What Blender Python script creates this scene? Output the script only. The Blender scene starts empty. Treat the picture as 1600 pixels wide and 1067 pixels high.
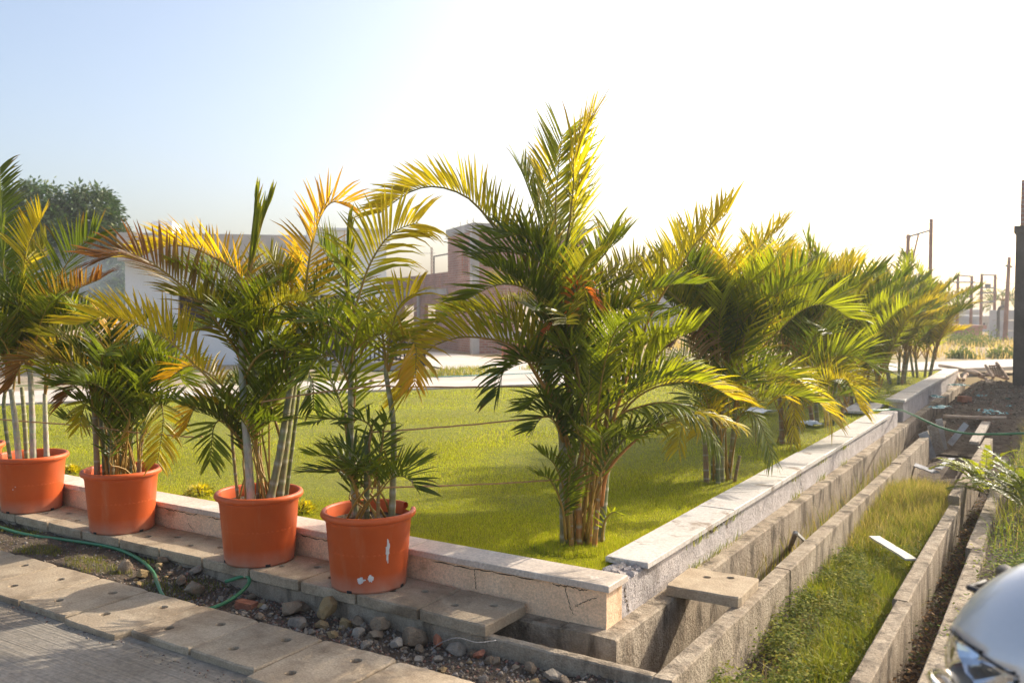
import bpy, bmesh, math, random
import numpy as np
from mathutils import Vector, Matrix, noise

# ------------------------------------------------------------------ scene, camera, light
scn = bpy.context.scene
col = scn.collection
R = math.radians
YAW, PITCH, FPX, CX, CY, EYE = R(32.3), math.atan(56.5/1376), 1376.0, 800.0, 533.5, 1.5

cd = bpy.data.cameras.new('camera'); cam = bpy.data.objects.new('camera', cd); col.objects.link(cam)
cd.sensor_width = 36.0; cd.lens = 36*FPX/1600
cd.clip_start = 0.05; cd.clip_end = 3000
cam.location = (0, 0, EYE); cam.rotation_euler = (R(90)-PITCH, 0, YAW)
cd.dof.use_dof = True; cd.dof.focus_distance = 5.6; cd.dof.aperture_fstop = 3.2
scn.camera = cam

SUN_B, SUN_E = R(20), R(29.5)
world = bpy.data.worlds.new('World'); scn.world = world; world.use_nodes = True
wn, wl = world.node_tree.nodes, world.node_tree.links
sky = wn.new('ShaderNodeTexSky'); sky.sky_type = 'NISHITA'; sky.sun_disc = False
sky.sun_elevation = SUN_E; sky.sun_rotation = SUN_B
sky.air_density = 0.85; sky.dust_density = 4.2; sky.ozone_density = 0.0
wl.new(sky.outputs[0], wn['Background'].inputs[0]); wn['Background'].inputs[1].default_value = 0.145
sd = bpy.data.lights.new('sun', 'SUN'); sd.energy = 3.2; sd.angle = R(0.6); sd.color = (1.0, 0.90, 0.76)
sun = bpy.data.objects.new('sun', sd); col.objects.link(sun)
SV = Vector((math.sin(SUN_B)*math.cos(SUN_E), math.cos(SUN_B)*math.cos(SUN_E), math.sin(SUN_E)))
sun.rotation_euler = SV.to_track_quat('Z', 'Y').to_euler()
vs = scn.view_settings
vs.view_transform = 'Standard'; vs.look = 'None'; vs.gamma = 1.0; vs.exposure = 0.95
scn.cycles.max_bounces = 8; scn.cycles.transparent_max_bounces = 8
scn.cycles.use_denoising = True

# ------------------------------------------------------------------ pixel -> place helpers
FW = Vector((-math.sin(YAW)*math.cos(PITCH), math.cos(YAW)*math.cos(PITCH), -math.sin(PITCH)))
RT = Vector((math.cos(YAW), math.sin(YAW), 0)); UP = RT.cross(FW); EYEV = Vector((0, 0, EYE))
def ray(u, v): return FW + RT*((u-CX)/FPX) + UP*((CY-v)/FPX)
def atd(u, v, d): return EYEV + ray(u, v)*d
def atz(u, v, z=0.0):
    r = ray(u, v); return EYEV + r*((z-EYE)/r.z)

# ------------------------------------------------------------------ materials
MATS = {}
def new_mat(name):
    m = bpy.data.materials.new(name); m.use_nodes = True; MATS[name] = m
    nt = m.node_tree; return m, nt.nodes, nt.links, nt.nodes['Principled BSDF']
def nz(n, l, vec, scale, detail=4, rough=.6, dist=0):
    t = n.new('ShaderNodeTexNoise'); t.inputs['Scale'].default_value = scale
    t.inputs['Detail'].default_value = detail; t.inputs['Roughness'].default_value = rough
    t.inputs['Distortion'].default_value = dist
    if vec is not None: l.new(vec, t.inputs['Vector'])
    return t.outputs['Fac']
def ramp(n, l, fac, stops):
    r = n.new('ShaderNodeValToRGB'); e = r.color_ramp.elements
    while len(e) < len(stops): e.new(0.5)
    for i, (p, c) in enumerate(stops):
        e[i].position = p; e[i].color = c if len(c) == 4 else (*c, 1)
    l.new(fac, r.inputs[0]); return r.outputs[0]
def mixc(n, l, fac, a, b, mode='MIX'):
    x = n.new('ShaderNodeMix'); x.data_type = 'RGBA'; x.blend_type = mode
    for s, v in ((0, fac), (6, a), (7, b)):
        if hasattr(v, 'is_output') or isinstance(v, bpy.types.NodeSocket): l.new(v, x.inputs[s])
        else: x.inputs[s].default_value = v if s == 0 else (*v, 1)
    return x.outputs[2]
def bump(n, l, h, strength, dist=.02, prev=None):
    b = n.new('ShaderNodeBump'); b.inputs['Strength'].default_value = strength; b.inputs['Distance'].default_value = dist
    l.new(h, b.inputs['Height'])
    if prev: l.new(prev, b.inputs['Normal'])
    return b.outputs[0]
def surf(name, c1, c2, stain=None, scale=6, sscale=1.6, rough=.9, bs=.35, bscale=60, bd=.01, spec=.25, metal=0, lo=.35, hi=.65, slo=.5, shi=.7, fine=None, local=False, stretch=None, tint=0, ga=1.0):
    """weathered matte surface: two tones of noise, stains, fine grain, bump"""
    m, n, l, b = new_mat(name)
    if local: vec = n.new('ShaderNodeTexCoord').outputs['Object']
    else: vec = n.new('ShaderNodeNewGeometry').outputs['Position']
    if stretch:
        mp = n.new('ShaderNodeMapping'); mp.inputs['Scale'].default_value = stretch; l.new(vec, mp.inputs[0]); sv = mp.outputs[0]
    else: sv = vec
    c = ramp(n, l, nz(n, l, sv, scale), [(lo, c1), (hi, c2)])
    if stain:
        f = ramp(n, l, nz(n, l, sv, sscale, 6, .65, .4), [(slo, (0, 0, 0)), (shi, (1, 1, 1))])
        c = mixc(n, l, f, c, stain)
    g = ramp(n, l, nz(n, l, vec, fine or scale*22, 3, .7), [(.3, (1-.28*ga,)*3), (.7, (1+.18*ga,)*3)])
    c = mixc(n, l, 1.0, c, g, 'MULTIPLY')
    if tint:
        oi = n.new('ShaderNodeObjectInfo'); g2 = ramp(n, l, oi.outputs['Random'], [(0, (1-tint,)*3), (1, (1+tint,)*3)])
        c = mixc(n, l, 1.0, c, g2, 'MULTIPLY')
    l.new(c, b.inputs['Base Color'])
    b.inputs['Roughness'].default_value = rough; b.inputs['Specular IOR Level'].default_value = spec; b.inputs['Metallic'].default_value = metal
    if bs:
        p = bump(n, l, nz(n, l, vec, bscale, 5, .7), bs, bd)
        p = bump(n, l, nz(n, l, vec, scale*1.5, 4), bs*.6, bd*2, p)
        l.new(p, b.inputs['Normal'])
    return m
def plain(name, c, rough=.6, metal=0, spec=.4):
    m, n, l, b = new_mat(name)
    v = n.new('ShaderNodeNewGeometry').outputs['Position']
    cc = mixc(n, l, 1.0, c, ramp(n, l, nz(n, l, v, 14, 5), [(.3, (.8, .8, .8)), (.7, (1.15, 1.15, 1.15))]), 'MULTIPLY')
    l.new(cc, b.inputs['Base Color']); b.inputs['Roughness'].default_value = rough
    b.inputs['Metallic'].default_value = metal; b.inputs['Specular IOR Level'].default_value = spec
    return m

def leaf_mat(name, trans=.42, rough=.38, spec=.5, tgain=(2.3, 2.0, .9)):
    m, n, l, b = new_mat(name)
    a = n.new('ShaderNodeAttribute'); a.attribute_name = 'Col'
    l.new(a.outputs['Color'], b.inputs['Base Color']); b.inputs['Roughness'].default_value = rough
    b.inputs['Specular IOR Level'].default_value = spec
    t = n.new('ShaderNodeBsdfTranslucent')
    l.new(mixc(n, l, 1.0, a.outputs['Color'], tgain, 'MULTIPLY'), t.inputs['Color'])
    mx = n.new('ShaderNodeMixShader'); mx.inputs[0].default_value = trans
    l.new(b.outputs[0], mx.inputs[1]); l.new(t.outputs[0], mx.inputs[2])
    l.new(mx.outputs[0], n['Material Output'].inputs['Surface'])
    return m
leaf_mat('leaf', .48, .42, .42, (1.9, 1.75, .8)); leaf_mat('grass_blade', .40, .5, .3, (1.7, 1.6, .8)); leaf_mat('weed_leaf', .38, .75, .12, (1.9, 1.8, .9)); leaf_mat('tree_leaf', .2, .45, .45, (1.5, 1.5, .8))
def cane_mat():
    m, n, l, b = new_mat('cane')
    a = n.new('ShaderNodeAttribute'); a.attribute_name = 'Col'
    v = n.new('ShaderNodeNewGeometry').outputs['Position']
    mp = n.new('ShaderNodeMapping'); mp.inputs['Scale'].default_value = (60, 60, 14); l.new(v, mp.inputs[0])
    g = ramp(n, l, nz(n, l, mp.outputs[0], 1.0, 5, .7), [(.3, (.62, .62, .60)), (.7, (1.25, 1.25, 1.2))])
    l.new(mixc(n, l, 1.0, a.outputs['Color'], g, 'MULTIPLY'), b.inputs['Base Color']); b.inputs['Roughness'].default_value = .6
    l.new(bump(n, l, nz(n, l, mp.outputs[0], 1.5, 4), .3, .004), b.inputs['Normal'])
cane_mat()

surf('concrete', (.38, .295, .20), (.50, .405, .285), (.21, .155, .10), scale=5, sscale=2.3, bs=.5, bscale=70, slo=.50, shi=.68, tint=.12)
surf('drain_concrete', (.30, .24, .17), (.47, .39, .29), (.115, .09, .062), scale=5, sscale=3.0, bs=.8, bscale=55, bd=.018, slo=.50, shi=.66, stretch=(2.0, 2.0, .8))
surf('road_concrete', (.26, .225, .175), (.33, .29, .235), (.19, .15, .11), scale=2.2, sscale=.9, bs=.35, bscale=90, slo=.5, shi=.72)
def brushed(m):
    n, l = m.node_tree.nodes, m.node_tree.links; b = n['Principled BSDF']; v = n.new('ShaderNodeNewGeometry').outputs['Position']
    mp = n.new('ShaderNodeMapping'); mp.inputs['Scale'].default_value = (1.2, 70, 1); mp.inputs['Rotation'].default_value = (0, 0, .03); l.new(v, mp.inputs[0])
    h = nz(n, l, mp.outputs[0], 1.0, 3, .6); old = b.inputs['Base Color'].links[0].from_socket; on = b.inputs['Normal'].links[0].from_socket
    l.new(mixc(n, l, 1.0, old, ramp(n, l, h, [(.35, (.82, .82, .82)), (.65, (1.12, 1.12, 1.12))]), 'MULTIPLY'), b.inputs['Base Color']); l.new(bump(n, l, h, .6, .01, on), b.inputs['Normal'])
brushed(MATS['road_concrete'])
surf('far_road', (.50, .45, .39), (.60, .55, .48), (.42, .36, .29), scale=1.2, sscale=.35, bs=.2, bscale=20, ga=.15)
surf('plaster_peach', (.86, .585, .365), (.93, .67, .44), (.34, .215, .11), scale=5, sscale=3.2, bs=.55, bscale=50, bd=.012, slo=.58, shi=.74)
surf('plaster_grey', (.46, .41, .38), (.60, .55, .52), (.21, .18, .155), scale=6, sscale=3.0, bs=.9, bscale=45, bd=.016, slo=.55, shi=.74)
surf('coping_pale', (.54, .50, .45), (.66, .62, .565), (.34, .27, .21), scale=3, sscale=4.5, rough=.55, bs=.15, bscale=40, slo=.60, shi=.66, spec=.4, tint=.05)
surf('coping_tan', (.54, .45, .36), (.66, .56, .46), (.72, .64, .54), scale=3, sscale=4.0, rough=.6, bs=.15, bscale=40, slo=.56, shi=.64, spec=.4, tint=.06)
surf('soil', (.115, .085, .06), (.20, .155, .11), (.085, .062, .045), scale=9, sscale=2.5, bs=1.0, bscale=45, bd=.03)
surf('dark_soil', (.095, .068, .046), (.165, .125, .085), (.07, .05, .034), scale=7, sscale=2, bs=1.0, bscale=30, bd=.04)
surf('field_soil', (.34, .25, .15), (.44, .34, .21), (.27, .23, .10), scale=.5, sscale=.16, bs=.5, bscale=6, bd=.1, slo=.48, shi=.62)
surf('lawn_soil', (.21, .23, .03), (.28, .29, .04), (.26, .25, .05), scale=14, sscale=1.2, bs=1, bscale=120, bd=.02)
surf('white_wall', (.80, .80, .80), (.86, .86, .86), (.72, .72, .72), scale=1.2, sscale=.5, bs=.02, bscale=20, ga=.15)
surf('shaded_band', (.52, .47, .44), (.60, .55, .51), scale=2, bs=.1, ga=.15)  # grey-brown base colour paints the shade on the white house's upper band
surf('dark_opening', (.05, .035, .03), (.09, .065, .055), scale=3, bs=.1)  # near-black base colour stands in for unlit rooms behind openings
surf('bare_concrete', (.34, .325, .31), (.43, .41, .39), (.25, .235, .22), scale=1.5, sscale=.8, bs=.3, bscale=20, ga=.15)
surf('shade_concrete', (.045, .043, .042), (.075, .071, .069), (.03, .029, .028), scale=2.5, sscale=1.2, bs=.4, bscale=25)  # near-black concrete: the unfinished building's shade is put into its base colour
surf('rock', (.20, .145, .095), (.32, .245, .165), (.12, .088, .06), scale=9, sscale=4, bs=.8, bscale=50, bd=.01, tint=.3)
surf('ochre_rock', (.30, .205, .095), (.42, .30, .15), (.16, .125, .085), scale=9, sscale=7, bs=.7, bscale=50, bd=.01)
surf('grey_rock', (.27, .23, .18), (.40, .35, .28), (.18, .145, .11), scale=12, sscale=6, bs=.7, bscale=60, bd=.01, tint=.2)
surf('red_brick', (.36, .135, .075), (.46, .19, .11), (.25, .12, .08), scale=14, sscale=8, bs=.7, bscale=70, bd=.008)
surf('rope_fibre', (.42, .23, .10), (.55, .33, .16), scale=40, bs=.6, bscale=300, bd=.003)
surf('weathered_wood', (.34, .29, .24), (.48, .42, .35), (.24, .19, .15), scale=6, sscale=5, bs=.4, bscale=60, stretch=(8, 1, 8))
surf('grey_board', (.36, .37, .39), (.50, .51, .52), (.26, .25, .25), scale=8, sscale=5, bs=.4, bscale=60)
surf('white_board', (.66, .64, .56), (.76, .74, .66), (.5, .46, .38), scale=8, sscale=5, bs=.2)
surf('bamboo', (.44, .31, .22), (.58, .45, .34), (.30, .2, .14), scale=7, sscale=3, bs=.3)
surf('bark', (.09, .07, .05), (.16, .13, .1), scale=8, bs=.8, bscale=20)
surf('rust_steel', (.20, .10, .075), (.30, .17, .13), scale=3, bs=.2, rough=.7)
surf('grey_steel', (.16, .16, .17), (.24, .24, .25), scale=3, bs=.1, rough=.6)
surf('dark_gate', (.06, .045, .05), (.09, .07, .075), scale=5, bs=.1, rough=.5)
surf('maroon_door', (.16, .09, .10), (.22, .13, .14), scale=3, bs=.1, rough=.5)
surf('far_grey', (.42, .42, .44), (.52, .52, .53), (.36, .36, .37), scale=.8, sscale=.5, bs=.1, ga=.15)
surf('far_red', (.34, .17, .14), (.42, .22, .18), scale=1, bs=.1, ga=.15)
surf('far_yellow', (.45, .38, .10), (.55, .47, .15), scale=1, bs=.1)
plain('hose_green', (.05, .22, .10), .35, 0, .5); plain('teal_plastic', (.10, .33, .34), .4, 0, .5); plain('white_plastic', (.7, .72, .72), .4)
plain('black_rubber', (.02, .02, .022), .6); plain('orange_cloth', (.75, .14, .04), .8); plain('dry_leaf', (.30, .19, .08), .8); plain('wire_black', (.05, .05, .055), .6)
plain('window_glass', (.05, .06, .07), .1, 0, .6); plain('blue_tag', (.03, .16, .28), .5)
def brick_wall_mat():
    m, n, l, b = new_mat('brick_wall')
    tc = n.new('ShaderNodeTexCoord'); t = n.new('ShaderNodeTexBrick'); l.new(tc.outputs['UV'], t.inputs['Vector'])
    t.inputs['Color1'].default_value = (.30, .135, .095, 1); t.inputs['Color2'].default_value = (.38, .20, .15, 1); t.inputs['Mortar'].default_value = (.34, .29, .26, 1)
    t.inputs['Scale'].default_value = 1.0; t.inputs['Brick Width'].default_value = .20; t.inputs['Row Height'].default_value = .075; t.inputs['Mortar Size'].default_value = .012
    g = ramp(n, l, nz(n, l, tc.outputs['UV'], 1.3, 5), [(.35, (.78, .78, .8)), (.7, (1.2, 1.15, 1.1))])
    l.new(mixc(n, l, 1.0, t.outputs[0], g, 'MULTIPLY'), b.inputs['Base Color']); b.inputs['Roughness'].default_value = .9
    l.new(bump(n, l, t.outputs[1], -.4, .01), b.inputs['Normal'])
brick_wall_mat()
def terracotta():
    m, n, l, b = new_mat('terracotta_plastic')
    v = n.new('ShaderNodeTexCoord').outputs['Object']; w = n.new('ShaderNodeNewGeometry').outputs['Position']
    c = ramp(n, l, nz(n, l, w, 3, 4), [(.35, (.60, .105, .023)), (.65, (.68, .130, .031))])
    mp = n.new('ShaderNodeMapping'); mp.inputs['Scale'].default_value = (9, 9, 1.2); l.new(w, mp.inputs[0])
    f = ramp(n, l, nz(n, l, mp.outputs[0], 1.6, 6, .7), [(.56, (0, 0, 0)), (.8, (.35, .35, .35))])
    c = mixc(n, l, f, c, (.64, .30, .17))
    # pale dust that gathers on the foot of the pot
    sx = n.new('ShaderNodeSeparateXYZ'); l.new(v, sx.inputs[0])
    a = n.new('ShaderNodeMapRange'); a.inputs[1].default_value = .10; a.inputs[2].default_value = 0.0; l.new(sx.outputs[2], a.inputs[0])
    mu = n.new('ShaderNodeMath'); mu.operation = 'MULTIPLY'; l.new(a.outputs[0], mu.inputs[0]); l.new(nz(n, l, w, 12, 5), mu.inputs[1])
    c = mixc(n, l, mu.outputs[0], c, (.50, .36, .28))
    l.new(c, b.inputs['Base Color']); b.inputs['Roughness'].default_value = .48; b.inputs['Specular IOR Level'].default_value = .35
    l.new(bump(n, l, nz(n, l, w, 160, 3), .08, .003), b.inputs['Normal'])
terracotta()
plain('paint_white', (.72, .70, .67), .7)
def metal_mats():
    m, n, l, b = new_mat('silver_paint'); b.inputs['Base Color'].default_value = (.62, .65, .68, 1); b.inputs['Metallic'].default_value = .3
    b.inputs['Roughness'].default_value = .34; b.inputs['Coat Weight'].default_value = .6; b.inputs['Coat Roughness'].default_value = .08
    w = n.new('ShaderNodeNewGeometry').outputs['Position']
    l.new(ramp(n, l, nz(n, l, w, 900, 1), [(.3, (.56, .57, .58)), (.7, (.70, .71, .72))]), b.inputs['Base Color'])
    m, n, l, b = new_mat('chrome'); b.inputs['Base Color'].default_value = (.8, .8, .8, 1); b.inputs['Metallic'].default_value = 1; b.inputs['Roughness'].default_value = .12
    m, n, l, b = new_mat('lamp_glass'); b.inputs['Base Color'].default_value = (.93, .95, .97, 1); b.inputs['Transmission Weight'].default_value = 1; b.inputs['Roughness'].default_value = .03; b.inputs['IOR'].default_value = 1.2
    m, n, l, b = new_mat('red_reflector'); b.inputs['Base Color'].default_value = (.4, .03, .02, 1); b.inputs['Roughness'].default_value = .3
metal_mats()

# ------------------------------------------------------------------ object helpers
def tag(o, label=None, cat=None, group=None, kind=None):
    if cat and not kind: kind = 'thing'
    for k, v in (('label', label), ('category', cat), ('group', group), ('kind', kind)):
        if v: o[k] = v
    return o
def link(name, me, parent=None, loc=None):
    o = bpy.data.objects.new(name, me); col.objects.link(o)
    if parent is not None:
        o.parent = parent
        if loc is None and me is not None: o.matrix_parent_inverse = Matrix.Translation(-parent.location)
    if loc is not None: o.location = loc
    return o
def empty(name, loc, label, cat, group=None):
    o = bpy.data.objects.new(name, None); col.objects.link(o); o.location = loc; o.empty_display_size = .1
    return tag(o, label, cat, group)
class MB:
    def __init__(s): s.v = []; s.f = []; s.c = []; s.uv = []
    def add(s, vs, fs, c=None):
        b = len(s.v); s.v += [tuple(p) for p in vs]; s.f += [tuple(i+b for i in f) for f in fs]
        if c is not None:
            if isinstance(c, list): s.c += c
            else: s.c += [c]*len(vs)
        return s
    def box(s, x0, x1, y0, y1, z0, z1, c=None):
        return s.add([(x0,y0,z0),(x1,y0,z0),(x1,y1,z0),(x0,y1,z0),(x0,y0,z1),(x1,y0,z1),(x1,y1,z1),(x0,y1,z1)],
                     [(0,3,2,1),(4,5,6,7),(0,1,5,4),(1,2,6,5),(2,3,7,6),(3,0,4,7)], c)
    def obox(s, cpos, ax, ay, az, hx, hy, hz, c=None):
        cpos = Vector(cpos); ax, ay, az = Vector(ax).normalized(), Vector(ay).normalized(), Vector(az).normalized()
        P = [cpos+ax*(hx*i)+ay*(hy*j)+az*(hz*k) for k in (-1, 1) for j in (-1, 1) for i in (-1, 1)]
        return s.add(P, [(0,2,3,1),(4,5,7,6),(0,1,5,4),(1,3,7,5),(3,2,6,7),(2,0,4,6)], c)
    def tube(s, pts, rad, n=8, cols=None, cap=True):
        pts = [Vector(p) for p in pts]; m = len(pts)
        if not hasattr(rad, '__len__'): rad = [rad]*m
        T = [(pts[min(i+1, m-1)]-pts[max(i-1, 0)]).normalized() for i in range(m)]
        a = Vector((0, 0, 1)) if abs(T[0].z) < .9 else Vector((1, 0, 0))
        x = T[0].cross(a).normalized(); V = []; C = []
        for i in range(m):
            x = (x - T[i]*x.dot(T[i])).normalized(); y = T[i].cross(x)
            for k in range(n):
                t = 2*math.pi*k/n; V.append(pts[i]+(x*math.cos(t)+y*math.sin(t))*rad[i])
                if cols is not None: C.append(cols[i])
        Fc = [(i*n+k, i*n+(k+1) % n, (i+1)*n+(k+1) % n, (i+1)*n+k) for i in range(m-1) for k in range(n)]
        if cap: Fc += [tuple(range(n-1, -1, -1)), tuple(range((m-1)*n, m*n))]
        return s.add(V, Fc, C if cols is not None else None)
    def mesh(s, name, mat, smooth=False):
        me = bpy.data.meshes.new(name); me.from_pydata(s.v, [], s.f)
        if s.c:
            at = me.color_attributes.new('Col', 'FLOAT_COLOR', 'POINT')
            at.data.foreach_set('color', np.array([(*c[:3], 1) for c in s.c], dtype=np.float32).ravel())
        me.materials.append(MATS[mat])
        if smooth: me.polygons.foreach_set('use_smooth', [True]*len(me.polygons))
        me.update(); return me
    def build(s, name, mat, parent=None, smooth=False, loc=None):
        return link(name, s.mesh(name, mat, smooth), parent, loc)
def np_mesh(name, V, F, C, mat):
    """big meshes straight from numpy: V (n,3), F (m,k) all the same k, C (n,3)"""
    me = bpy.data.meshes.new(name); k = F.shape[1]
    me.vertices.add(len(V)); me.vertices.foreach_set('co', V.astype(np.float32).ravel())
    me.loops.add(F.size); me.loops.foreach_set('vertex_index', F.astype(np.int32).ravel())
    me.polygons.add(len(F)); me.polygons.foreach_set('loop_start', np.arange(0, F.size, k, dtype=np.int32))
    me.polygons.foreach_set('loop_total', np.full(len(F), k, dtype=np.int32))
    if C is not None:
        at = me.color_attributes.new('Col', 'FLOAT_COLOR', 'POINT')
        at.data.foreach_set('color', np.hstack([C, np.ones((len(C), 1))]).astype(np.float32).ravel())
    me.materials.append(MATS[mat]); me.update(calc_edges=True); me.validate(); return me
def vnoise(x, y, z=0.0): return noise.noise(Vector((x, y, z)))
def catmull(P, n):
    P = [Vector(p) for p in P]; P = [P[0]*2-P[1]] + P + [P[-1]*2-P[-2]]; out = []; m = len(P)-3
    for i in range(n):
        t = i/(n-1)*m; k = min(int(t), m-1); t -= k; a, b, c, d = P[k:k+4]
        out.append(.5*((2*b)+(c-a)*t+(2*a-5*b+4*c-d)*t*t+(3*b-a-3*c+d)*t**3))
    return out
def sheet(name, mat, x0, x1, y0, y1, hf, step, kind='structure', parent=None):
    nx, ny = max(2, int((x1-x0)/step)+1), max(2, int((y1-y0)/step)+1); m = MB()
    V = [(x0+(x1-x0)*i/(nx-1), y0+(y1-y0)*j/(ny-1)) for j in range(ny) for i in range(nx)]
    m.add([(x, y, hf(x, y)) for x, y in V], [(j*nx+i, j*nx+i+1, (j+1)*nx+i+1, (j+1)*nx+i) for j in range(ny-1) for i in range(nx-1)])
    return tag(m.build(name, mat, parent, True), kind=kind)
def wall_run(m, axis, a0, a1, b0, b1, z0, z1, jit=.006, bev=.012, step=.12, seed=0):
    """rough-edged straight wall: bevelled section swept along one axis with uneven edges"""
    n = max(2, int((a1-a0)/step)+1); V = []
    for i in range(n):
        a = a0+(a1-a0)*i/(n-1)
        j = lambda k: jit*.30*vnoise(a*1.1+seed, k*7.3, seed*1.7) + jit*.35*vnoise(a*23+seed, k*3.3, 5) - jit*1.2*max(0, vnoise(a*6+seed, k*1.9, 8)-.45)*(1 if k in (4, 6, 2, 8) else 0) if k not in (0, 1, 7, 10) else jit*.25*vnoise(a*.9+seed, k*7.3, seed*1.7)
        sec = [(b0+j(0), z0), (b0+j(1), z1-bev+j(2)), (b0+bev+j(3), z1+j(4)), ((b0+b1)/2, z1+j(9)), (b1-bev+j(5), z1+j(6)), (b1+j(7), z1-bev+j(8)), (b1+j(10), z0)]
        V += [((a, b, z) if axis == 'x' else (b, a, z)) for b, z in sec]
    k = 7; fl = (axis == 'y')
    Fc = []
    for i in range(n-1):
        for q in range(k-1):
            f = (i*k+q, i*k+q+1, (i+1)*k+q+1, (i+1)*k+q); Fc.append(f[::-1] if not fl else f)
    Fc += [tuple(range(k)), tuple(range((n-1)*k+k-1, (n-1)*k-1, -1))]
    return m.add(V, Fc)

# ------------------------------------------------------------------ the ground and roads
LAWN_Z = .105
def ground_sheet():
    m = MB(); xs = [-900, -60, -16.0, -1.9, 6, 60, 900]; ys = [-900, -60, -8, 3.9, 21.5, 60, 200, 1500]
    vid = {}
    for j, y in enumerate(ys):
        for i, x in enumerate(xs): vid[i, j] = len(m.v); m.v.append((x, y, .06))
    for j in range(len(ys)-1):
        for i in range(len(xs)-1):
            cx, cy = (xs[i]+xs[i+1])/2, (ys[j]+ys[j+1])/2
            if -16.0 < cx < 6 and -8 < cy < 3.9: continue
            if -1.9 < cx < 6 and -8 < cy < 21.5: continue
            m.f.append((vid[i, j], vid[i+1, j], vid[i+1, j+1], vid[i, j+1]))
    tag(m.build('ground', 'field_soil'), kind='structure')
ground_sheet()
# lawn: (-2.05,3.95) (-14.3,3.95) (-2.05,21)
def lawn_in(x, y): return y > 3.95 and x < -2.04 and (x+14.3)*1.392 > (y-3.95)
def lawn_h(x, y): return LAWN_Z + .012*vnoise(x*.9, y*.9) + .005*vnoise(x*4, y*4)
def build_lawn():
    m = MB(); N = 60; rows = []
    for j in range(N+1):
        y = 3.95+(20.98-3.95)*j/N; xl = -14.3+(y-3.95)/1.392
        for i in range(N+1):
            x = xl+(-2.04-xl)*i/N; m.v.append((x, y, lawn_h(x, y)))
    for j in range(N):
        for i in range(N):
            a = j*(N+1)+i; m.f.append((a, a+1, a+N+2, a+N+1))
    tag(m.build('lawn_ground', 'lawn_soil', None, True), kind='structure')
    rng = np.random.default_rng(3); Vs = []; Cs = []; tot = 0
    for d0, d1, cnt, w, h in ((3.0, 6.0, 240000, .0034, .026), (6.0, 8.5, 190000, .0048, .027), (8.5, 12, 120000, .0075, .028), (12, 26, 70000, .012, .03)):
        k = 0; got = []
        while k < cnt:
            n = 400000; y = rng.uniform(3.95, 21, n); x = rng.uniform(-14.3, -2.04, n)
            dep = -x*math.sin(YAW)+y*math.cos(YAW); lat = x*math.cos(YAW)+y*math.sin(YAW); jt = rng.normal(0, .55, n)
            ok = ((x+14.3)*1.392 > (y-3.95)) & (dep+jt > d0) & (dep+jt < d1) & (np.abs(lat) < dep*.68)
            p = np.stack([x[ok], y[ok]], 1); got.append(p); k += len(p)
            if len(got) > 40: break
        P = np.concatenate(got)[:cnt]; n = len(P)
        ang = rng.uniform(0, 2*np.pi, n); lean = rng.uniform(.1, .75, n)*h; la = rng.uniform(0, 2*np.pi, n); hh = h*rng.uniform(.5, 1.25, n)
        # tall uncut clumps in the corner by the palm
        z = LAWN_Z-.012+np.zeros(n)
        dx, dy = np.cos(ang)*w*.5, np.sin(ang)*w*.5
        near = (np.abs(P[:, 1]-4.02) < .09) | (np.abs(P[:, 0]+2.1) < .06) | (np.hypot(P[:, 0]+2.4, P[:, 1]-4.5) < .28)
        hh = np.where(near, hh*1.7, hh)
        patch = np.array([vnoise(a*.8, b*.8) for a, b in P[::8]]).repeat(8)[:n] if n % 8 == 0 else np.zeros(n)
        A = np.stack([P[:, 0]-dx, P[:, 1]-dy, z], 1); B = np.stack([P[:, 0]+dx, P[:, 1]+dy, z], 1)
        T = np.stack([P[:, 0]+np.cos(la)*lean, P[:, 1]+np.sin(la)*lean, z+hh], 1)
        V = np.stack([A, B, T], 1).reshape(-1, 3)
        t = rng.uniform(0, 1, (n, 1)); c = np.array([[.28, .33, .016]])*(1-t)+np.array([[.46, .465, .03]])*t
        dry = rng.uniform(0, 1, (n, 1)) < .10; c = np.where(dry, np.array([[.46, .38, .12]]), c)
        pn = np.sin(P[:, :1]*2.3+np.sin(P[:, 1:]*1.7)*1.5)*.5+.5; c = c*(.88+.24*pn)*np.where(rng.uniform(0, 1, (n, 1)) < .3, rng.uniform(.35, .7, (n, 1)), rng.uniform(.85, 1.3, (n, 1)))
        Vs.append(V); Cs.append(np.repeat(c, 3, 0)); tot += n
    V = np.concatenate(Vs); C = np.concatenate(Cs); F = np.arange(len(V)).reshape(-1, 3)
    o = link('lawn_grass', np_mesh('lawn_grass', V, F, C, 'grass_blade')); tag(o, 'short mown green grass of the lawn', 'grass', kind='stuff')
build_lawn()

def poly_sheet(name, mat, pts, kind='structure', thick=0):
    m = MB(); n = len(pts); m.add(pts, [tuple(range(n))])
    if thick:
        b = len(m.v); m.v += [(p[0], p[1], p[2]-thick) for p in pts]
        m.f += [(i, b+i, b+(i+1) % n, (i+1) % n) for i in range(n)]
    return tag(m.build(name, mat), kind=kind)
LD = Vector((.583, .8125, 0)); LN = Vector((-.8125, .583, 0)); L0 = Vector((-14.36, 3.97, 0))
def lp(t, w, z): p = L0+LD*t+LN*w; return (p.x, p.y, z)
poly_sheet('road_beyond_lawn', 'far_road', [lp(-14, 0, .135), lp(40, 0, .135), lp(40, 1.95, .135), lp(-14, 1.95, .135)], thick=.2)
jr = [(-17.3, 22.5), (-14.7, 21.2), (-12.9, 20.2), (-11.5, 19.5), (-9.0, 17.6), (-6.9, 16.4), (-9.5, 13.6), (-9.9, 14.76), (-11.2, 15.7), (-13.66, 17.6), (-16.4, 19.6), (-22, 23.4), (-23, 26)]
poly_sheet('side_road', 'far_road', [(x*.93, y*.93, .115) for x, y in jr][::-1])
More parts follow.
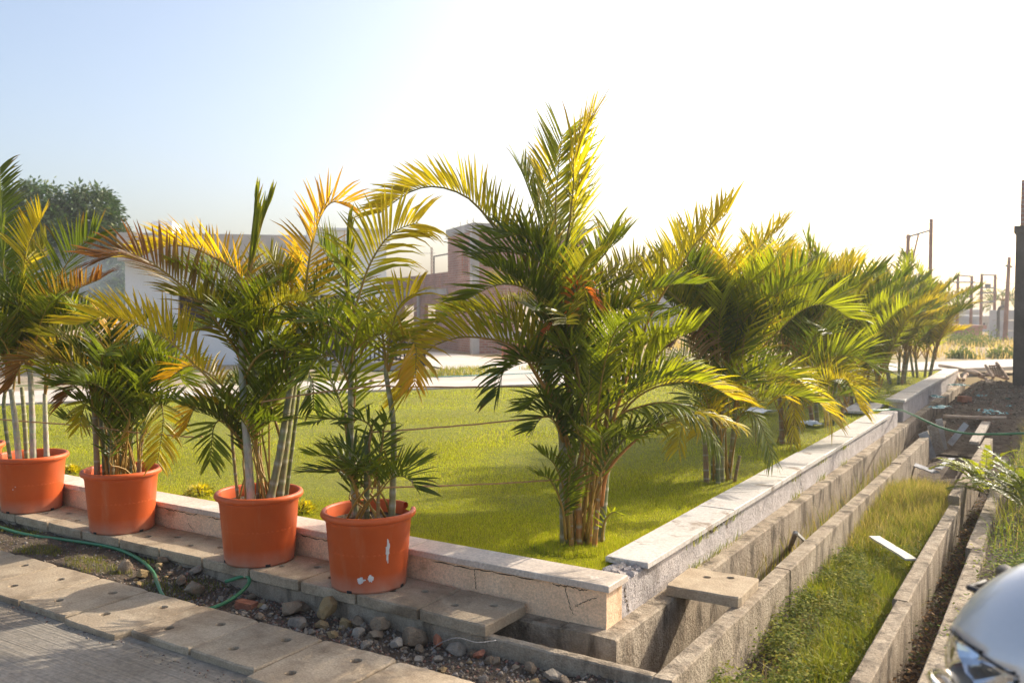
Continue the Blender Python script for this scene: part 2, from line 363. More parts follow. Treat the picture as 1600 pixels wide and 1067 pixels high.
# dirt verge between road and gate with patchy grass
surf('verge_soil', (.30, .235, .16), (.40, .33, .24), (.10, .13, .03), scale=3, sscale=1.4, bs=.6, bscale=20, slo=.5, shi=.6)
vg = [(-9.6, 14.3), (-10.6, 14.9), (-12.7, 16.4), (-14.6, 17.6), (-16.5, 15), (-19, 12), (-17.5, 8.5), (-14.6, 7.9), (-12.5, 10.8)]
poly_sheet('verge', 'verge_soil', [(x*.97, y*.97, .11) for x, y in vg][::-1])

ROAD_Z = -.092
sheet('road', 'road_concrete', -16.0, 6.0, -8, 2.56, lambda x, y: ROAD_Z, 2.0)
def dirt_h(x, y):
    lo = -.150; hi = -.082; t = min(1, max(0, (-3.75-x)/.9)); h = lo+(hi-lo)*t
    h += .022*vnoise(x*2.2, y*3.1, 1)+.014*vnoise(x*7, y*7, 2)+.007*vnoise(x*19, y*19, 3)
    if x > -1.75: h += .03
    if y < 3.0: h = min(h, -.115-.03*min(1, (3.0-y)/.04))
    return h
sheet('dirt_strip', 'soil', -16.0, -1.36, 2.54, 3.41, dirt_h, .022)
def s1_h(x, y):
    h = -.36+.05*vnoise(x*3, y*2, 7)+.02*vnoise(x*11, y*9, 2)
    t = min(1, max(0, (y-6.6)/1.2))*min(1, max(0, (9.0-y)/.5)); return h+(.10*t)
sheet('weed_soil', 'soil', -1.37, -.735, 2.4, 21.6, s1_h, .06)
sheet('drain_floor', 'dark_soil', -16.0, -1.36, 3.41, 3.75, lambda x, y: -.60+.03*vnoise(x*4, y*4), .1)
sheet('drain_floor', 'dark_soil', -1.80, -1.36, 3.74, 21.6, lambda x, y: -.56+.05*vnoise(x*4, y*3), .1)
sheet('drain_floor', 'dark_soil', -.70, -.46, 2.0, 21.6, lambda x, y: -.34+.05*vnoise(x*6, y*4), .06)
def s2_h(x, y): return -.13+.05*vnoise(x*1.3, y*1.1, 4)+.02*vnoise(x*5, y*5, 1)+(.0 if y < 15 else min(.19, (y-15)*.04))
sheet('bank_soil', 'soil', -.45, 6.0, 2.4, 21.6, s2_h, .12)
sheet('bank_soil', 'soil', -1.40, 6.0, 2.54, 3.41, lambda x, y: -.12 if x > -.3 else -.2, .3)

# ------------------------------------------------------------------ garden walls, ledges, drain walls
fw = empty('garden_wall', (-5.4, 3.85, -.06), 'low peach plastered garden wall behind the row of terracotta pots', 'wall')
m = MB(); wall_run(m, 'x', -16.0, -1.85, 3.778, 3.95, -.08, .126, .004, .006, .08, 1); m.build('wall_body', 'plaster_peach', fw)
def coping_slab(x0, x1, y0, y1, z0, z1, parent, mat, seed):
    m = MB(); rg = random.Random(seed); e = .004
    def q(x, y, z): return (x+rg.uniform(-e, e)*.4, y+rg.uniform(-e, e)*.4, z+rg.uniform(-e, e)*.5)
    b = .0035
    top = [q(x0+b, y0+b, z1), q(x1-b, y0+b, z1), q(x1-b, y1-b, z1), q(x0+b, y1-b, z1)]
    up = [(x0, y0, z1-b), (x1, y0, z1-b), (x1, y1, z1-b), (x0, y1, z1-b)]
    dn = [(x0, y0, z0), (x1, y0, z0), (x1, y1, z0), (x0, y1, z0)]
    m.add(top+up+dn, [(0,1,2,3), (4,5,1,0), (5,6,2,1), (6,7,3,2), (7,4,0,3), (8,9,5,4), (9,10,6,5), (10,11,7,6), (11,8,4,7), (11,10,9,8)])
    return m.build('coping_slab', mat, parent)
for i, (a, b) in enumerate(((-3.062, -1.828), (-4.40, -3.066), (-5.72, -4.404), (-7.03, -5.724), (-8.3, -7.034), (-9.6, -8.304), (-10.9, -9.604), (-12.2, -10.904), (-16.0, -12.204))):
    coping_slab(a, b, 3.757, 3.972, .128, .160+.002*(i % 2), fw, 'coping_tan' if i else 'coping_tan', i)
rw = empty('garden_wall', (-1.95, 11, -.06), 'long low grey plastered garden wall with pale coping running away beside the drain', 'wall')
m = MB(); wall_run(m, 'y', 3.953, 12.3, -2.03, -1.852, -.08, .126, .006, .006, .08, 2)
m.build('wall_body', 'plaster_grey', rw)
m = MB(); wall_run(m, 'y', 12.75, 19.4, -2.03, -1.852, -.08, .20, .006, .006, .12, 3); m.build('wall_body', 'plaster_grey', rw)
ys = [4.215, 5.62, 6.9, 8.15, 9.4, 10.6, 11.55]
for i in range(len(ys)-1): coping_slab(-2.072, -1.826, ys[i], ys[i+1]-.004, .128, .161+.003*((i*7) % 3-1), rw, 'coping_pale', 20+i)
coping_slab(-2.45, -2.10, 11.75, 12.9, .13, .16, rw, 'coping_pale', 40)
ys = [12.7, 13.9, 15.2, 16.5, 17.8, 19.4]
for i in range(len(ys)-1): coping_slab(-2.072, -1.826, ys[i], ys[i+1]-.004, .203, .24+.003*((i*5) % 3-1), rw, 'coping_pale', 50+i)
# broken corner: crumbled mortar lump and crack between the two walls
m = MB(); rg = random.Random(5)
for i in range(26):
    p = Vector((rg.uniform(-1.99, -1.86), rg.uniform(3.97, 4.2), .128)); r = rg.uniform(.008, .022)
    m.obox(p, (rg.random(), rg.random(), .3), (-.5, rg.random(), .2), (0, .1, 1), r, r*.8, r*.6)
tag(m.build('crumbled_mortar', 'plaster_grey', rw), kind='stuff')

def crack(parent, pts, nrm, w, seed):
    rg = random.Random(seed); m = MB(); V = []; C = catmull(pts, 26); nrm = Vector(nrm)
    for i, c in enumerate(C):
        T = (C[min(25, i+1)]-C[max(0, i-1)]).normalized(); sd_ = T.cross(nrm).normalized(); ww = w*(.25+.75*abs(math.sin(i*.61+seed)))*(.2 if i in (0, 25) else 1); j = sd_*rg.uniform(-1, 1)*w*1.6
        V += [c+j-sd_*ww+nrm*.0015, c+j+sd_*ww+nrm*.0015]
    m.add(V, [(2*i, 2*i+1, 2*i+3, 2*i+2) for i in range(25)]); return m.build('crack', 'dark_soil', parent)
rg = random.Random(12)
for k, (x0, x1) in enumerate(((-2.9, -2.25), (-3.9, -3.4), (-4.75, -4.3), (-5.2, -4.85), (-6.0, -5.75), (-2.15, -1.95))):
    n_ = 5; crack(fw, [(x0+(x1-x0)*i/n_, 3.7765, .118-.012*rg.random()) for i in range(n_+1)], (0, -1, 0), .003, k)
for k, (x0, z0, z1, dx) in enumerate(((-2.62, .11, -.0, .01), (-2.08, .12, -.02, .05), (-2.02, .02, .09, .12), (-4.55, .10, .05, .02), (-4.95, .05, .01, .05))):
    crack(fw, [(x0, 3.7765, z0), (x0+dx*.4, 3.7765, (z0+z1)/2), (x0+dx, 3.7765, z1)], (0, -1, 0), .0022, k+20)
crack(rw, [(-1.851, 3.985, .10), (-1.851, 3.99, .04), (-1.851, 4.02, .0), (-1.851, 4.03, -.05)], (1, 0, 0), .007, 3)
crack(rw, [(-1.850, 5.1, .115), (-1.850, 5.3, .10), (-1.850, 5.5, .118), (-1.850, 5.56, .05)], (1, 0, 0), .008, 4)
crack(rw, [(-1.850, 7.4, .115), (-1.850, 7.42, .03), (-1.850, 7.45, -.05)], (1, 0, 0), .004, 5)

lg = empty('drain_ledge', (-1.85, 3.8, -.65), 'brown concrete ledge of the open drain under the garden wall corner', 'drain wall')
m = MB(); wall_run(m, 'y', 3.682, 20.0, -2.06, -1.752, -.66, -.06, .008, .010, .07, 4); m.build('side_ledge', 'drain_concrete', lg)
m = MB(); wall_run(m, 'x', -16.0, -2.06, 3.684, 3.96, -.66, -.062, .006, .010, .1, 5); m.build('front_ledge', 'drain_concrete', lg)

def drain_wall(label, parts, seed):
    o = empty('drain_wall', (parts[0][1], parts[0][3], -.6), label, 'drain wall', 'concrete walls of the open drains')
    for i, (ax, a0, a1, b0, b1, z0, z1, jit) in enumerate(parts):
        m = MB(); wall_run(m, ax, a0, a1, b0, b1, z0, z1, jit, .007, .035, seed+i*3.3); m.build('wall_section', 'drain_concrete', o)
    return o
drain_wall('thin concrete drain wall along the rubble strip, under the front cover slabs', [('x', -16.0, -1.452, 3.400, 3.458, -.64, -.062, .008)], 11)
drain_wall('concrete drain wall between the open drain and the weed-filled strip', [('y', 3.402, 5.22, -1.45, -1.36, -.64, -.060, .008), ('y', 5.228, 9.3, -1.452, -1.357, -.64, -.058, .010), ('y', 9.31, 13.5, -1.46, -1.36, -.64, -.05, .012)], 21)
drain_wall('concrete drain wall between the weed strip and the narrow debris-filled drain', [('y', 2.2, 4.985, -.742, -.662, -.62, -.060, .010), ('y', 4.995, 7.6, -.762, -.682, -.62, -.058, .010), ('y', 7.9, 11.6, -.80, -.715, -.62, -.045, .014)], 31)
drain_wall('rightmost concrete drain wall, next to the scooter and weedy bank', [('y', 2.0, 6.3, -.50, -.415, -.62, -.062, .010), ('y', 6.31, 9.2, -.53, -.44, -.62, -.06, .012)], 41)

# ------------------------------------------------------------------ perforated cover slabs
def slab_mesh(name, w, d, t, holes, seed, mat='concrete'):
    rg = random.Random(seed); bm = bmesh.new()
    def loop(inset, z, jit):
        pts = []; n = 9
        cs = [(-w/2+inset, -d/2+inset), (w/2-inset, -d/2+inset), (w/2-inset, d/2-inset), (-w/2+inset, d/2-inset)]
        for i in range(4):
            a, b = cs[i], cs[(i+1) % 4]
            for k in range(n):
                f = k/n; ed = 0.006 if k == 0 else 0
                x, y = a[0]+(b[0]-a[0])*f, a[1]+(b[1]-a[1])*f
                x -= math.copysign(ed, x); y -= math.copysign(ed, y)
                pts.append(bm.verts.new((x+rg.uniform(-jit, jit), y+rg.uniform(-jit, jit), z+(rg.uniform(-jit, jit)*.3))))
        return pts
    top, up, dn = loop(.006, 0, .0028), loop(0, -.007, .002), loop(.002, -t, .002)
    edges = []
    def ring(L):
        return [bm.edges.new((L[i], L[(i+1) % len(L)])) for i in range(len(L))]
    te, de = ring(top), ring(dn)
    for A, B in ((up, top), (dn, up)):
        for i in range(len(A)):
            bm.faces.new((A[i], A[(i+1) % len(A)], B[(i+1) % len(A)], B[i]))
    for hx, hy, hr in holes:
        ht = []; hm = []; hb = []
        for k in range(14):
            t_ = 2*math.pi*k/14; q = 1+rg.uniform(-.05, .05)
            ht.append(bm.verts.new((hx+math.cos(t_)*hr*1.08*q, hy+math.sin(t_)*hr*1.08*q, -.0005)))
            hm.append(bm.verts.new((hx+math.cos(t_)*hr*q, hy+math.sin(t_)*hr*q, -.006)))
            hb.append(bm.verts.new((hx+math.cos(t_)*hr*q, hy+math.sin(t_)*hr*q, -t)))
        te += ring(ht); de += ring(hb)
        for A, B in ((ht, hm), (hm, hb)):
            for i in range(14): bm.faces.new((A[i], A[(i+1) % 14], B[(i+1) % 14], B[i]))
    bmesh.ops.triangle_fill(bm, use_beauty=True, edges=te); bmesh.ops.triangle_fill(bm, use_beauty=True, edges=de)
    bmesh.ops.recalc_face_normals(bm, faces=bm.faces)
    me = bpy.data.meshes.new(name); bm.to_mesh(me); bm.free(); me.materials.append(MATS[mat]); return me
ORD = ['first', 'second', 'third', 'fourth', 'fifth', 'sixth', 'seventh', 'eighth', 'ninth', 'tenth', 'eleventh', 'twelfth', 'thirteenth', 'fourteenth', 'fifteenth', 'sixteenth', 'seventeenth', 'eighteenth', 'nineteenth', 'twentieth']
rg = random.Random(9)
x = -2.283; i = 0
while x > -9.9:
    w = .405+rg.uniform(-.008, .012)
    o = link('cover_slab', slab_mesh('cover_slab', w, .378, .056, [(-.085+rg.uniform(-.02, .02), -.04, .022), (.09+rg.uniform(-.02, .02), .05+rg.uniform(-.02, .02), .022)], 100+i))
    o.location = (x-w/2, 3.574, 0.0+rg.uniform(-.003, .002)); o.rotation_euler = (rg.uniform(-.006, .006), rg.uniform(-.008, .008), rg.uniform(-.012, .012))
    tag(o, 'perforated concrete slab of the pot row, %s from the open drain corner' % ORD[i], 'cover slab', 'concrete slabs under the pots')
    x -= w+.006; i += 1
xs = [-2.02, -2.468, -2.915, -3.35, -3.79, -4.22, -4.665, -5.10, -5.54, -5.98, -6.42, -6.86, -7.3, -7.74, -8.18, -8.62, -9.06]
for i in range(len(xs)-1):
    w = xs[i]-xs[i+1]-.008; fr = 2.487 if i not in (2, 3) else 2.545
    if i == 4: fr = 2.47
    d = 2.968-fr
    o = link('cover_slab', slab_mesh('cover_slab', w, d, .055, [(-w*.16+rg.uniform(-.03, .03), -.10+rg.uniform(-.02, .02), .024), (w*.18+rg.uniform(-.03, .03), .10+rg.uniform(-.03, .03), .024)], 200+i))
    o.location = ((xs[i]+xs[i+1])/2, fr+d/2, -.060+rg.uniform(-.004, .003)); o.rotation_euler = (rg.uniform(-.008, .008), rg.uniform(-.008, .008), rg.uniform(-.012, .012))
    tag(o, 'perforated concrete slab of the road-edge row, %s from its right end' % ORD[i], 'cover slab', 'concrete slabs along the road edge')
# front-right extension slab at the bottom edge of the picture
o = link('cover_slab', slab_mesh('cover_slab', .405, .385, .055, [(-.055, .06, .022), (.06, .115, .022)], 300))
o.location = (-1.605, 4.585, 0.0); o.rotation_euler = (0, 0, R(1.2)); tag(o, 'single perforated concrete slab bridging the open drain beside the wall corner', 'cover slab')

# ------------------------------------------------------------------ terracotta pots and palms
def lathe(m, prof, n=48, cols=None, skip=None):
    V = [(r*math.cos(2*math.pi*k/n), r*math.sin(2*math.pi*k/n), z) for r, z in prof for k in range(n)]
    Fc = []
    for i in range(len(prof)-1):
        for k in range(n):
            if skip and skip(i, k): continue
            Fc.append((i*n+k, i*n+(k+1) % n, (i+1)*n+(k+1) % n, (i+1)*n+k))
    return m.add(V, Fc)
POT_H = .405
def pot_parts(parent, loc, broken=False, rot=0):
    body = [(0.0, .004), (.193, .004), (.200, .0), (.2005, .012), (.2015, .016), (.2275, .345), (.2305, .348), (.2305, .368)]
    m = MB(); lathe(m, body)
    pot = m.build('pot', 'terracotta_plastic', parent, True, (0, 0, 0)); pot.rotation_euler.z = rot
    rim = [(.2305, .366), (.242, .366), (.2505, .371), (.2555, .380), (.2555, .391), (.250, .401), (.241, .405), (.232, .402), (.2285, .392), (.222, .33), (.216, .20)]
    m = MB(); n = 64; rgx = random.Random(3)
    gap = {k: rgx.uniform(.32, .37) for k in range(8, 13)}
    if broken:
        V = []; Fc = []
        for i, (r, z) in enumerate(rim):
            for k in range(n):
                zz = z
                V.append((r*math.cos(2*math.pi*k/n), r*math.sin(2*math.pi*k/n), zz))
        for i in range(len(rim)-1):
            for k in range(n):
                if k in gap and rim[i][1] > gap[k]-.02 and i < 9: continue
                Fc.append((i*n+k, i*n+(k+1) % n, (i+1)*n+(k+1) % n, (i+1)*n+k))
        m.add(V, Fc)
    else: lathe(m, rim, n)
    ro = m.build('rim', 'terracotta_plastic', None, True); ro.parent = pot
    # drainage notches moulded at the foot
    for a in (0.2, 1.77, 3.34, 4.91):
        q = MB(); q.obox((.199*math.cos(a), .199*math.sin(a), .008), (math.cos(a), math.sin(a), 0), (-math.sin(a), math.cos(a), 0), (0, 0, 1), .004, .014, .007)
        e = q.build('drain_notch', 'black_rubber'); e.parent = pot
    m = MB(); N = 20
    V = [(0, 0, .335)]
    for j in range(1, 6):
        for k in range(N):
            r = .2225*j/5; V.append((r*math.cos(2*math.pi*k/N), r*math.sin(2*math.pi*k/N), .335+rgx.uniform(-.008, .012)*(j < 5)))
    Fc = [(0, 1+k, 1+(k+1) % N) for k in range(N)]
    for j in range(4):
        for k in range(N): Fc.append((1+j*N+k, 1+(j+1)*N+k, 1+(j+1)*N+(k+1) % N, 1+j*N+(k+1) % N))
    m.add(V, Fc); m.build('pot_soil', 'dark_soil', parent, True, (0, 0, 0))
    return pot

GREEN, DARK, LIME, YEL, GOLD, BROWN, GREY, OLIVE = (.115, .155, .010), (.065, .098, .009), (.21, .25, .012), (.40, .33, .016), (.52, .31, .014), (.17, .075, .022), (.36, .29, .18), (.18, .18, .014)
PAL = {'g': (GREEN, GREEN), 'd': (DARK, DARK), 'l': (LIME, LIME), 'y': (YEL, YEL), 'o': (GOLD, YEL), 'b': (GOLD, BROWN), 'gy': (GREEN, YEL), 'go': (OLIVE, GOLD), 'ol': (OLIVE, OLIVE), 'ly': (LIME, YEL), 'dg': (DARK, GREEN), 'dry': (GREY, BROWN), 'yg': (YEL, GREEN), 'gb': (OLIVE, BROWN), 'or': ((.55, .17, .015), (.50, .13, .02))}
def lerp(a, b, t): return tuple(a[i]+(b[i]-a[i])*t for i in range(3))
def frond(parent, P, key='g', L=.27, t0=.22, spacing=.027, v=38, twist=0, seed=0, wid=.0165, rad=.010, droop=.25, stalk=(.34, .20, .035), tip=.25, oneside=0, a0=66, a1=38, fray=.12):
    """one feather leaf: curved stalk with two rows of folded, pointed leaflets"""
    rg = random.Random(seed*131+7); C = catmull(P, 40); L *= 1.14
    S = [0]
    for i in range(1, 40): S.append(S[-1]+(C[i]-C[i-1]).length)
    Ltot = S[-1]
    def at(s):
        i = 1
        while i < 39 and S[i] < s: i += 1
        f = (s-S[i-1])/max(1e-6, S[i]-S[i-1]); T = (C[min(39, i+1)]-C[max(0, i-2)]).normalized()
        return C[i-1].lerp(C[i], min(1, max(0, f))), T
    mr = MB(); gcol = lerp(PAL[key][0], stalk, .35)
    ca = [C[i] for i in range(0, 40, 2)]+[C[39]]
    cc = [lerp(stalk, gcol, min(1, max(0, (i/20-.15)*1.6))) for i in range(21)]
    mr.tube(ca, [rad*(1-.85*(i/20)**.8) for i in range(21)], 6, cc)
    ml = MB(); s = t0*Ltot; K = 4; xref = None
    c_a, c_b = PAL[key]
    while s < Ltot*.995:
        f = (s/Ltot-t0)/(1-t0); p, T = at(s)
        upv = Vector((0, 0, 1)); N = upv-T*upv.dot(T)
        if N.length < .25:
            h = Vector((RT.x, RT.y, 0)); N = N+(h-T*h.dot(T))*.2
        N.normalize()
        if twist: N = Matrix.Rotation(R(twist), 3, T) @ N
        side = T.cross(N).normalized()
        ll = L*(min(1, .45+f*2.6) if f < .22 else 1)*(1-.60*max(0, f-.22)**1.3)
        al = R(a0+(a1-a0)*f)
        for sg in (-1, 1):
            if oneside and sg != oneside and rg.random() < .8: continue
            if rg.random() < .03: continue
            vv = R(v+rg.uniform(-9, 9)); aa = al+R(rg.uniform(-6, 6)); lq = ll*rg.uniform(.85, 1.08)
            d = (T*math.cos(aa)+(side*(sg*math.cos(vv))+N*math.sin(vv))*math.sin(aa)).normalized()
            w = T-d*T.dot(d); w = w.normalized() if w.length > 1e-4 else side
            w = (Matrix.Rotation(R(rg.uniform(-25, 25)), 3, d) @ w)
            tmix = min(1, max(0, f*1.15+rg.uniform(-.2, .2))); base = lerp(c_a, c_b, tmix); br = rg.uniform(.78, 1.22); base = tuple(q*br for q in base)
            dead = rg.random() < fray
            tc = lerp(base, BROWN, (.85 if dead else tip*rg.random()))
            pts = [p]; dd = d.copy(); dr = droop*rg.uniform(.5, 1.5)*(1.8 if dead else 1)
            for k in range(K):
                dd = (dd+Vector((0, 0, -1))*dr*(k/K)*.55).normalized(); pts.append(pts[-1]+dd*(lq/K))
            ws = [.35, 1, .95, .62, .04]; V = []; Cc = []
            for k in range(K+1):
                nn = w.cross((pts[min(k+1, K)]-pts[max(k-1, 0)]).normalized()); hw = w*(wid*.5*ws[k]); mid = nn*(wid*.16*ws[k])
                V += [pts[k]-hw, pts[k]+mid, pts[k]+hw]
                cx_ = lerp(base, tc, max(0, (k-1.8)/2.2)); Cc += [cx_]*3
            Fc = []
            for k in range(K):
                b = k*3; Fc += [(b, b+1, b+4, b+3), (b+1, b+2, b+5, b+4)]
            ml.add(V, Fc, Cc)
        s += spacing*rg.uniform(.85, 1.15)*(1-.40*f)
    fo = ml.build('frond', 'leaf', parent, False)
    st = mr.build('stalk', 'cane', None, True); st.parent = fo
    return fo
def stem(parent, P, r0=.024, r1=.018, seed=0, c=(.30, .29, .21), ring=(.44, .41, .32), gap=.085):
    rg = random.Random(seed); C = catmull(P, 60); cols = []; rad = []; acc = 0; nxt = gap*rg.uniform(.3, 1)
    for i in range(60):
        if i: acc += (C[i]-C[i-1]).length
        f = i/59; r = r0+(r1-r0)*f; k = 0
        if acc >= nxt: nxt = acc+gap*rg.uniform(.7, 1.3); k = 1
        rad.append(r*(1.08 if k else 1)); cols.append(lerp(ring, c, .2) if k else lerp(tuple(q*rg.uniform(.85, 1.1) for q in c), (.24, .25, .12), f*.5))
    m = MB(); m.tube(C, rad, 10, cols); return m.build('stem', 'cane', parent, True)
def pxcurve(pts, d0, d1):
    n = len(pts); return [atd(u, v, d0+(d1-d0)*i/(n-1)) for i, (u, v) in enumerate(pts)]
def rand_frond(parent, base, az, length, e0, bend, key, seed, foot=None, **kw):
    """free frond: leaves base at elevation e0, arches over by bend degrees"""
    P = [Vector(base)]; e = R(e0); n = 7
    for i in range(n):
        P.append(P[-1]+Vector((math.cos(az)*math.cos(e), math.sin(az)*math.cos(e), math.sin(e)))*(length/n)); e -= R(bend)/n*(.5+i/n)
    if foot is not None:
        g = (P[0]-foot).length; P = [foot, foot.lerp(P[0], .5)+Vector((0, 0, .03))]+P; kw['t0'] = min(.7, g/(g+length)+.08); kw['stalk'] = (.36, .22, .04)
    return frond(parent, P, key, seed=seed, **kw)

def potted(x, label, stems, fronds, fills, dep, broken=False, rot=0, rtop=0):
    root = empty('potted_palm', (x, 3.572, .001), label, 'potted palm', 'potted palms in a row on the slabs')
    pot_parts(root, root.location, broken, rot)
    for i, (pts, d0, d1, r0, r1, c) in enumerate(stems):
        P = pxcurve(pts, d0, d1); P = [Vector((P[0].x, P[0].y, .33))] + P[1:]
        # keep the foot of the stem inside the pot
        q = P[0]-root.location; q.z = 0
        if q.length > .17: q = q*(.17/q.length); P[0] = Vector((root.location.x+q.x, root.location.y+q.y, .33))
        stem(root, P, r0, r1, i+int(x*37), c)
    for i, f in enumerate(fronds):
        pts, d0, d1, key = f[:4]; kw = dict(f[4]) if len(f) > 4 else {}
        frond(root, pxcurve(pts, d0, d1), key, seed=i*17+int(abs(x)*10), **kw)
    rg = random.Random(int(abs(x)*77))
    for (u, v, d, n, l0, l1, e0, e1, b0, b1, keys) in fills:
        n = int(n*1.8)
        for k in range(n):
            sp_ = 3.2 if (l1 <= .66 and v > 600) else 1.0; base = atd(u+rg.uniform(-8, 8)*sp_, v+rg.uniform(-12, 12)*sp_, d+rg.uniform(-.08, .08)*sp_)
            ra_ = rg.uniform(0, 6.28); rr_ = .13*math.sqrt(rg.random()); soil_ = root.location+Vector((rr_*math.cos(ra_), rr_*math.sin(ra_), .32)) if l1 <= .66 and v > 600 else None
            rand_frond(root, base, 2*math.pi*(k+rg.random()*.7)/n+1.1, rg.uniform(l0, l1), rg.uniform(e0, e1), rg.uniform(b0, b1), rg.choice(keys), seed=rg.randint(0, 9999), L=.22, rad=.007, spacing=.029, twist=rg.uniform(-15, 15), foot=soil_)
    return root
WHT, GRN, BRN, DGR = (.44, .41, .33), (.25, .235, .11), (.30, .17, .09), (.15, .165, .06)

potted(-3.175, 'potted palm with cracked rim and white paint smear on its terracotta pot, nearest the drain',
  stems=[([(556, 798), (549, 700), (548, 600), (550, 500)], 4.80, 4.85, .018, .014, GRN),
         ([(573, 800), (573, 740), (573, 680)], 4.72, 4.72, .016, .015, DGR),
         ([(612, 795), (615, 720), (614, 655), (604, 590), (603, 572)], 4.75, 4.78, .019, .011, GRN),
         ([(590, 798), (592, 745)], 4.7, 4.7, .011, .008, (.36, .2, .06)),
         ([(560, 800), (556, 740), (545, 680), (538, 640)], 4.86, 4.9, .010, .008, BRN)],
  fronds=[([(549, 520), (550, 500), (564, 452), (578, 413), (601, 376), (626, 357), (654, 348)], 4.85, 4.72, 'gy', dict(L=.33, t0=.12, v=24, twist=-55, droop=.75, tip=.15)),
          ([(549, 515), (545, 458), (530, 427), (500, 385)], 4.85, 5.05, 'd', dict(L=.30, t0=.25, twist=40)),
          ([(548, 520), (541, 446), (542, 400), (543, 357)], 4.85, 4.85, 'l', dict(L=.22, a0=12, a1=7, v=50)),
          ([(604, 590), (605, 560), (612, 517), (626, 475), (655, 455)], 4.78, 4.72, 'gy', dict(L=.27, t0=.15, twist=-30, v=25, droop=.5)),
          ([(604, 585), (600, 540), (592, 500), (575, 480)], 4.78, 4.95, 'ol', dict(L=.24, t0=.2)),
          ([(606, 580), (622, 540), (640, 530), (650, 545), (648, 600)], 4.78, 4.6, 'go', dict(L=.22, t0=.2, droop=.6)),
          ([(552, 660), (545, 600), (524, 560), (495, 560), (478, 590)], 4.85, 4.75, 'g', dict(L=.24, t0=.2)),
          ([(552, 640), (556, 590), (552, 545), (538, 515)], 4.86, 4.9, 'l', dict(L=.24, t0=.2)),
          ([(548, 670), (530, 655), (505, 655), (488, 662)], 4.86, 4.7, 'g', dict(L=.17, t0=.1, v=15)),
          ([(575, 700), (580, 668), (560, 655), (542, 662)], 4.72, 4.65, 'd', dict(L=.17, t0=.15, droop=.7)),
          ([(585, 760), (596, 700), (600, 670), (606, 655)], 4.7, 4.62, 'd', dict(L=.15, t0=.2)),
          ([(562, 785), (548, 745), (520, 732), (470, 738)], 4.7, 4.5, 'd', dict(L=.16, t0=.25, v=14, wid=.014)),
          ([(560, 780), (545, 725), (515, 712), (488, 712)], 4.72, 4.6, 'dg', dict(L=.17, t0=.3, wid=.014)),
          ([(545, 700), (535, 640), (520, 600), (500, 585)], 4.9, 5.0, 'g', dict(L=.22, t0=.2))],
  fills=[(552, 560, 4.87, 4, .32, .5, 50, 75, 60, 110, ['g', 'l', 'd']), (572, 745, 4.73, 5, .22, .36, 40, 75, 70, 120, ['d', 'dg', 'g'])],
  dep=4.8, broken=True, rot=R(20))

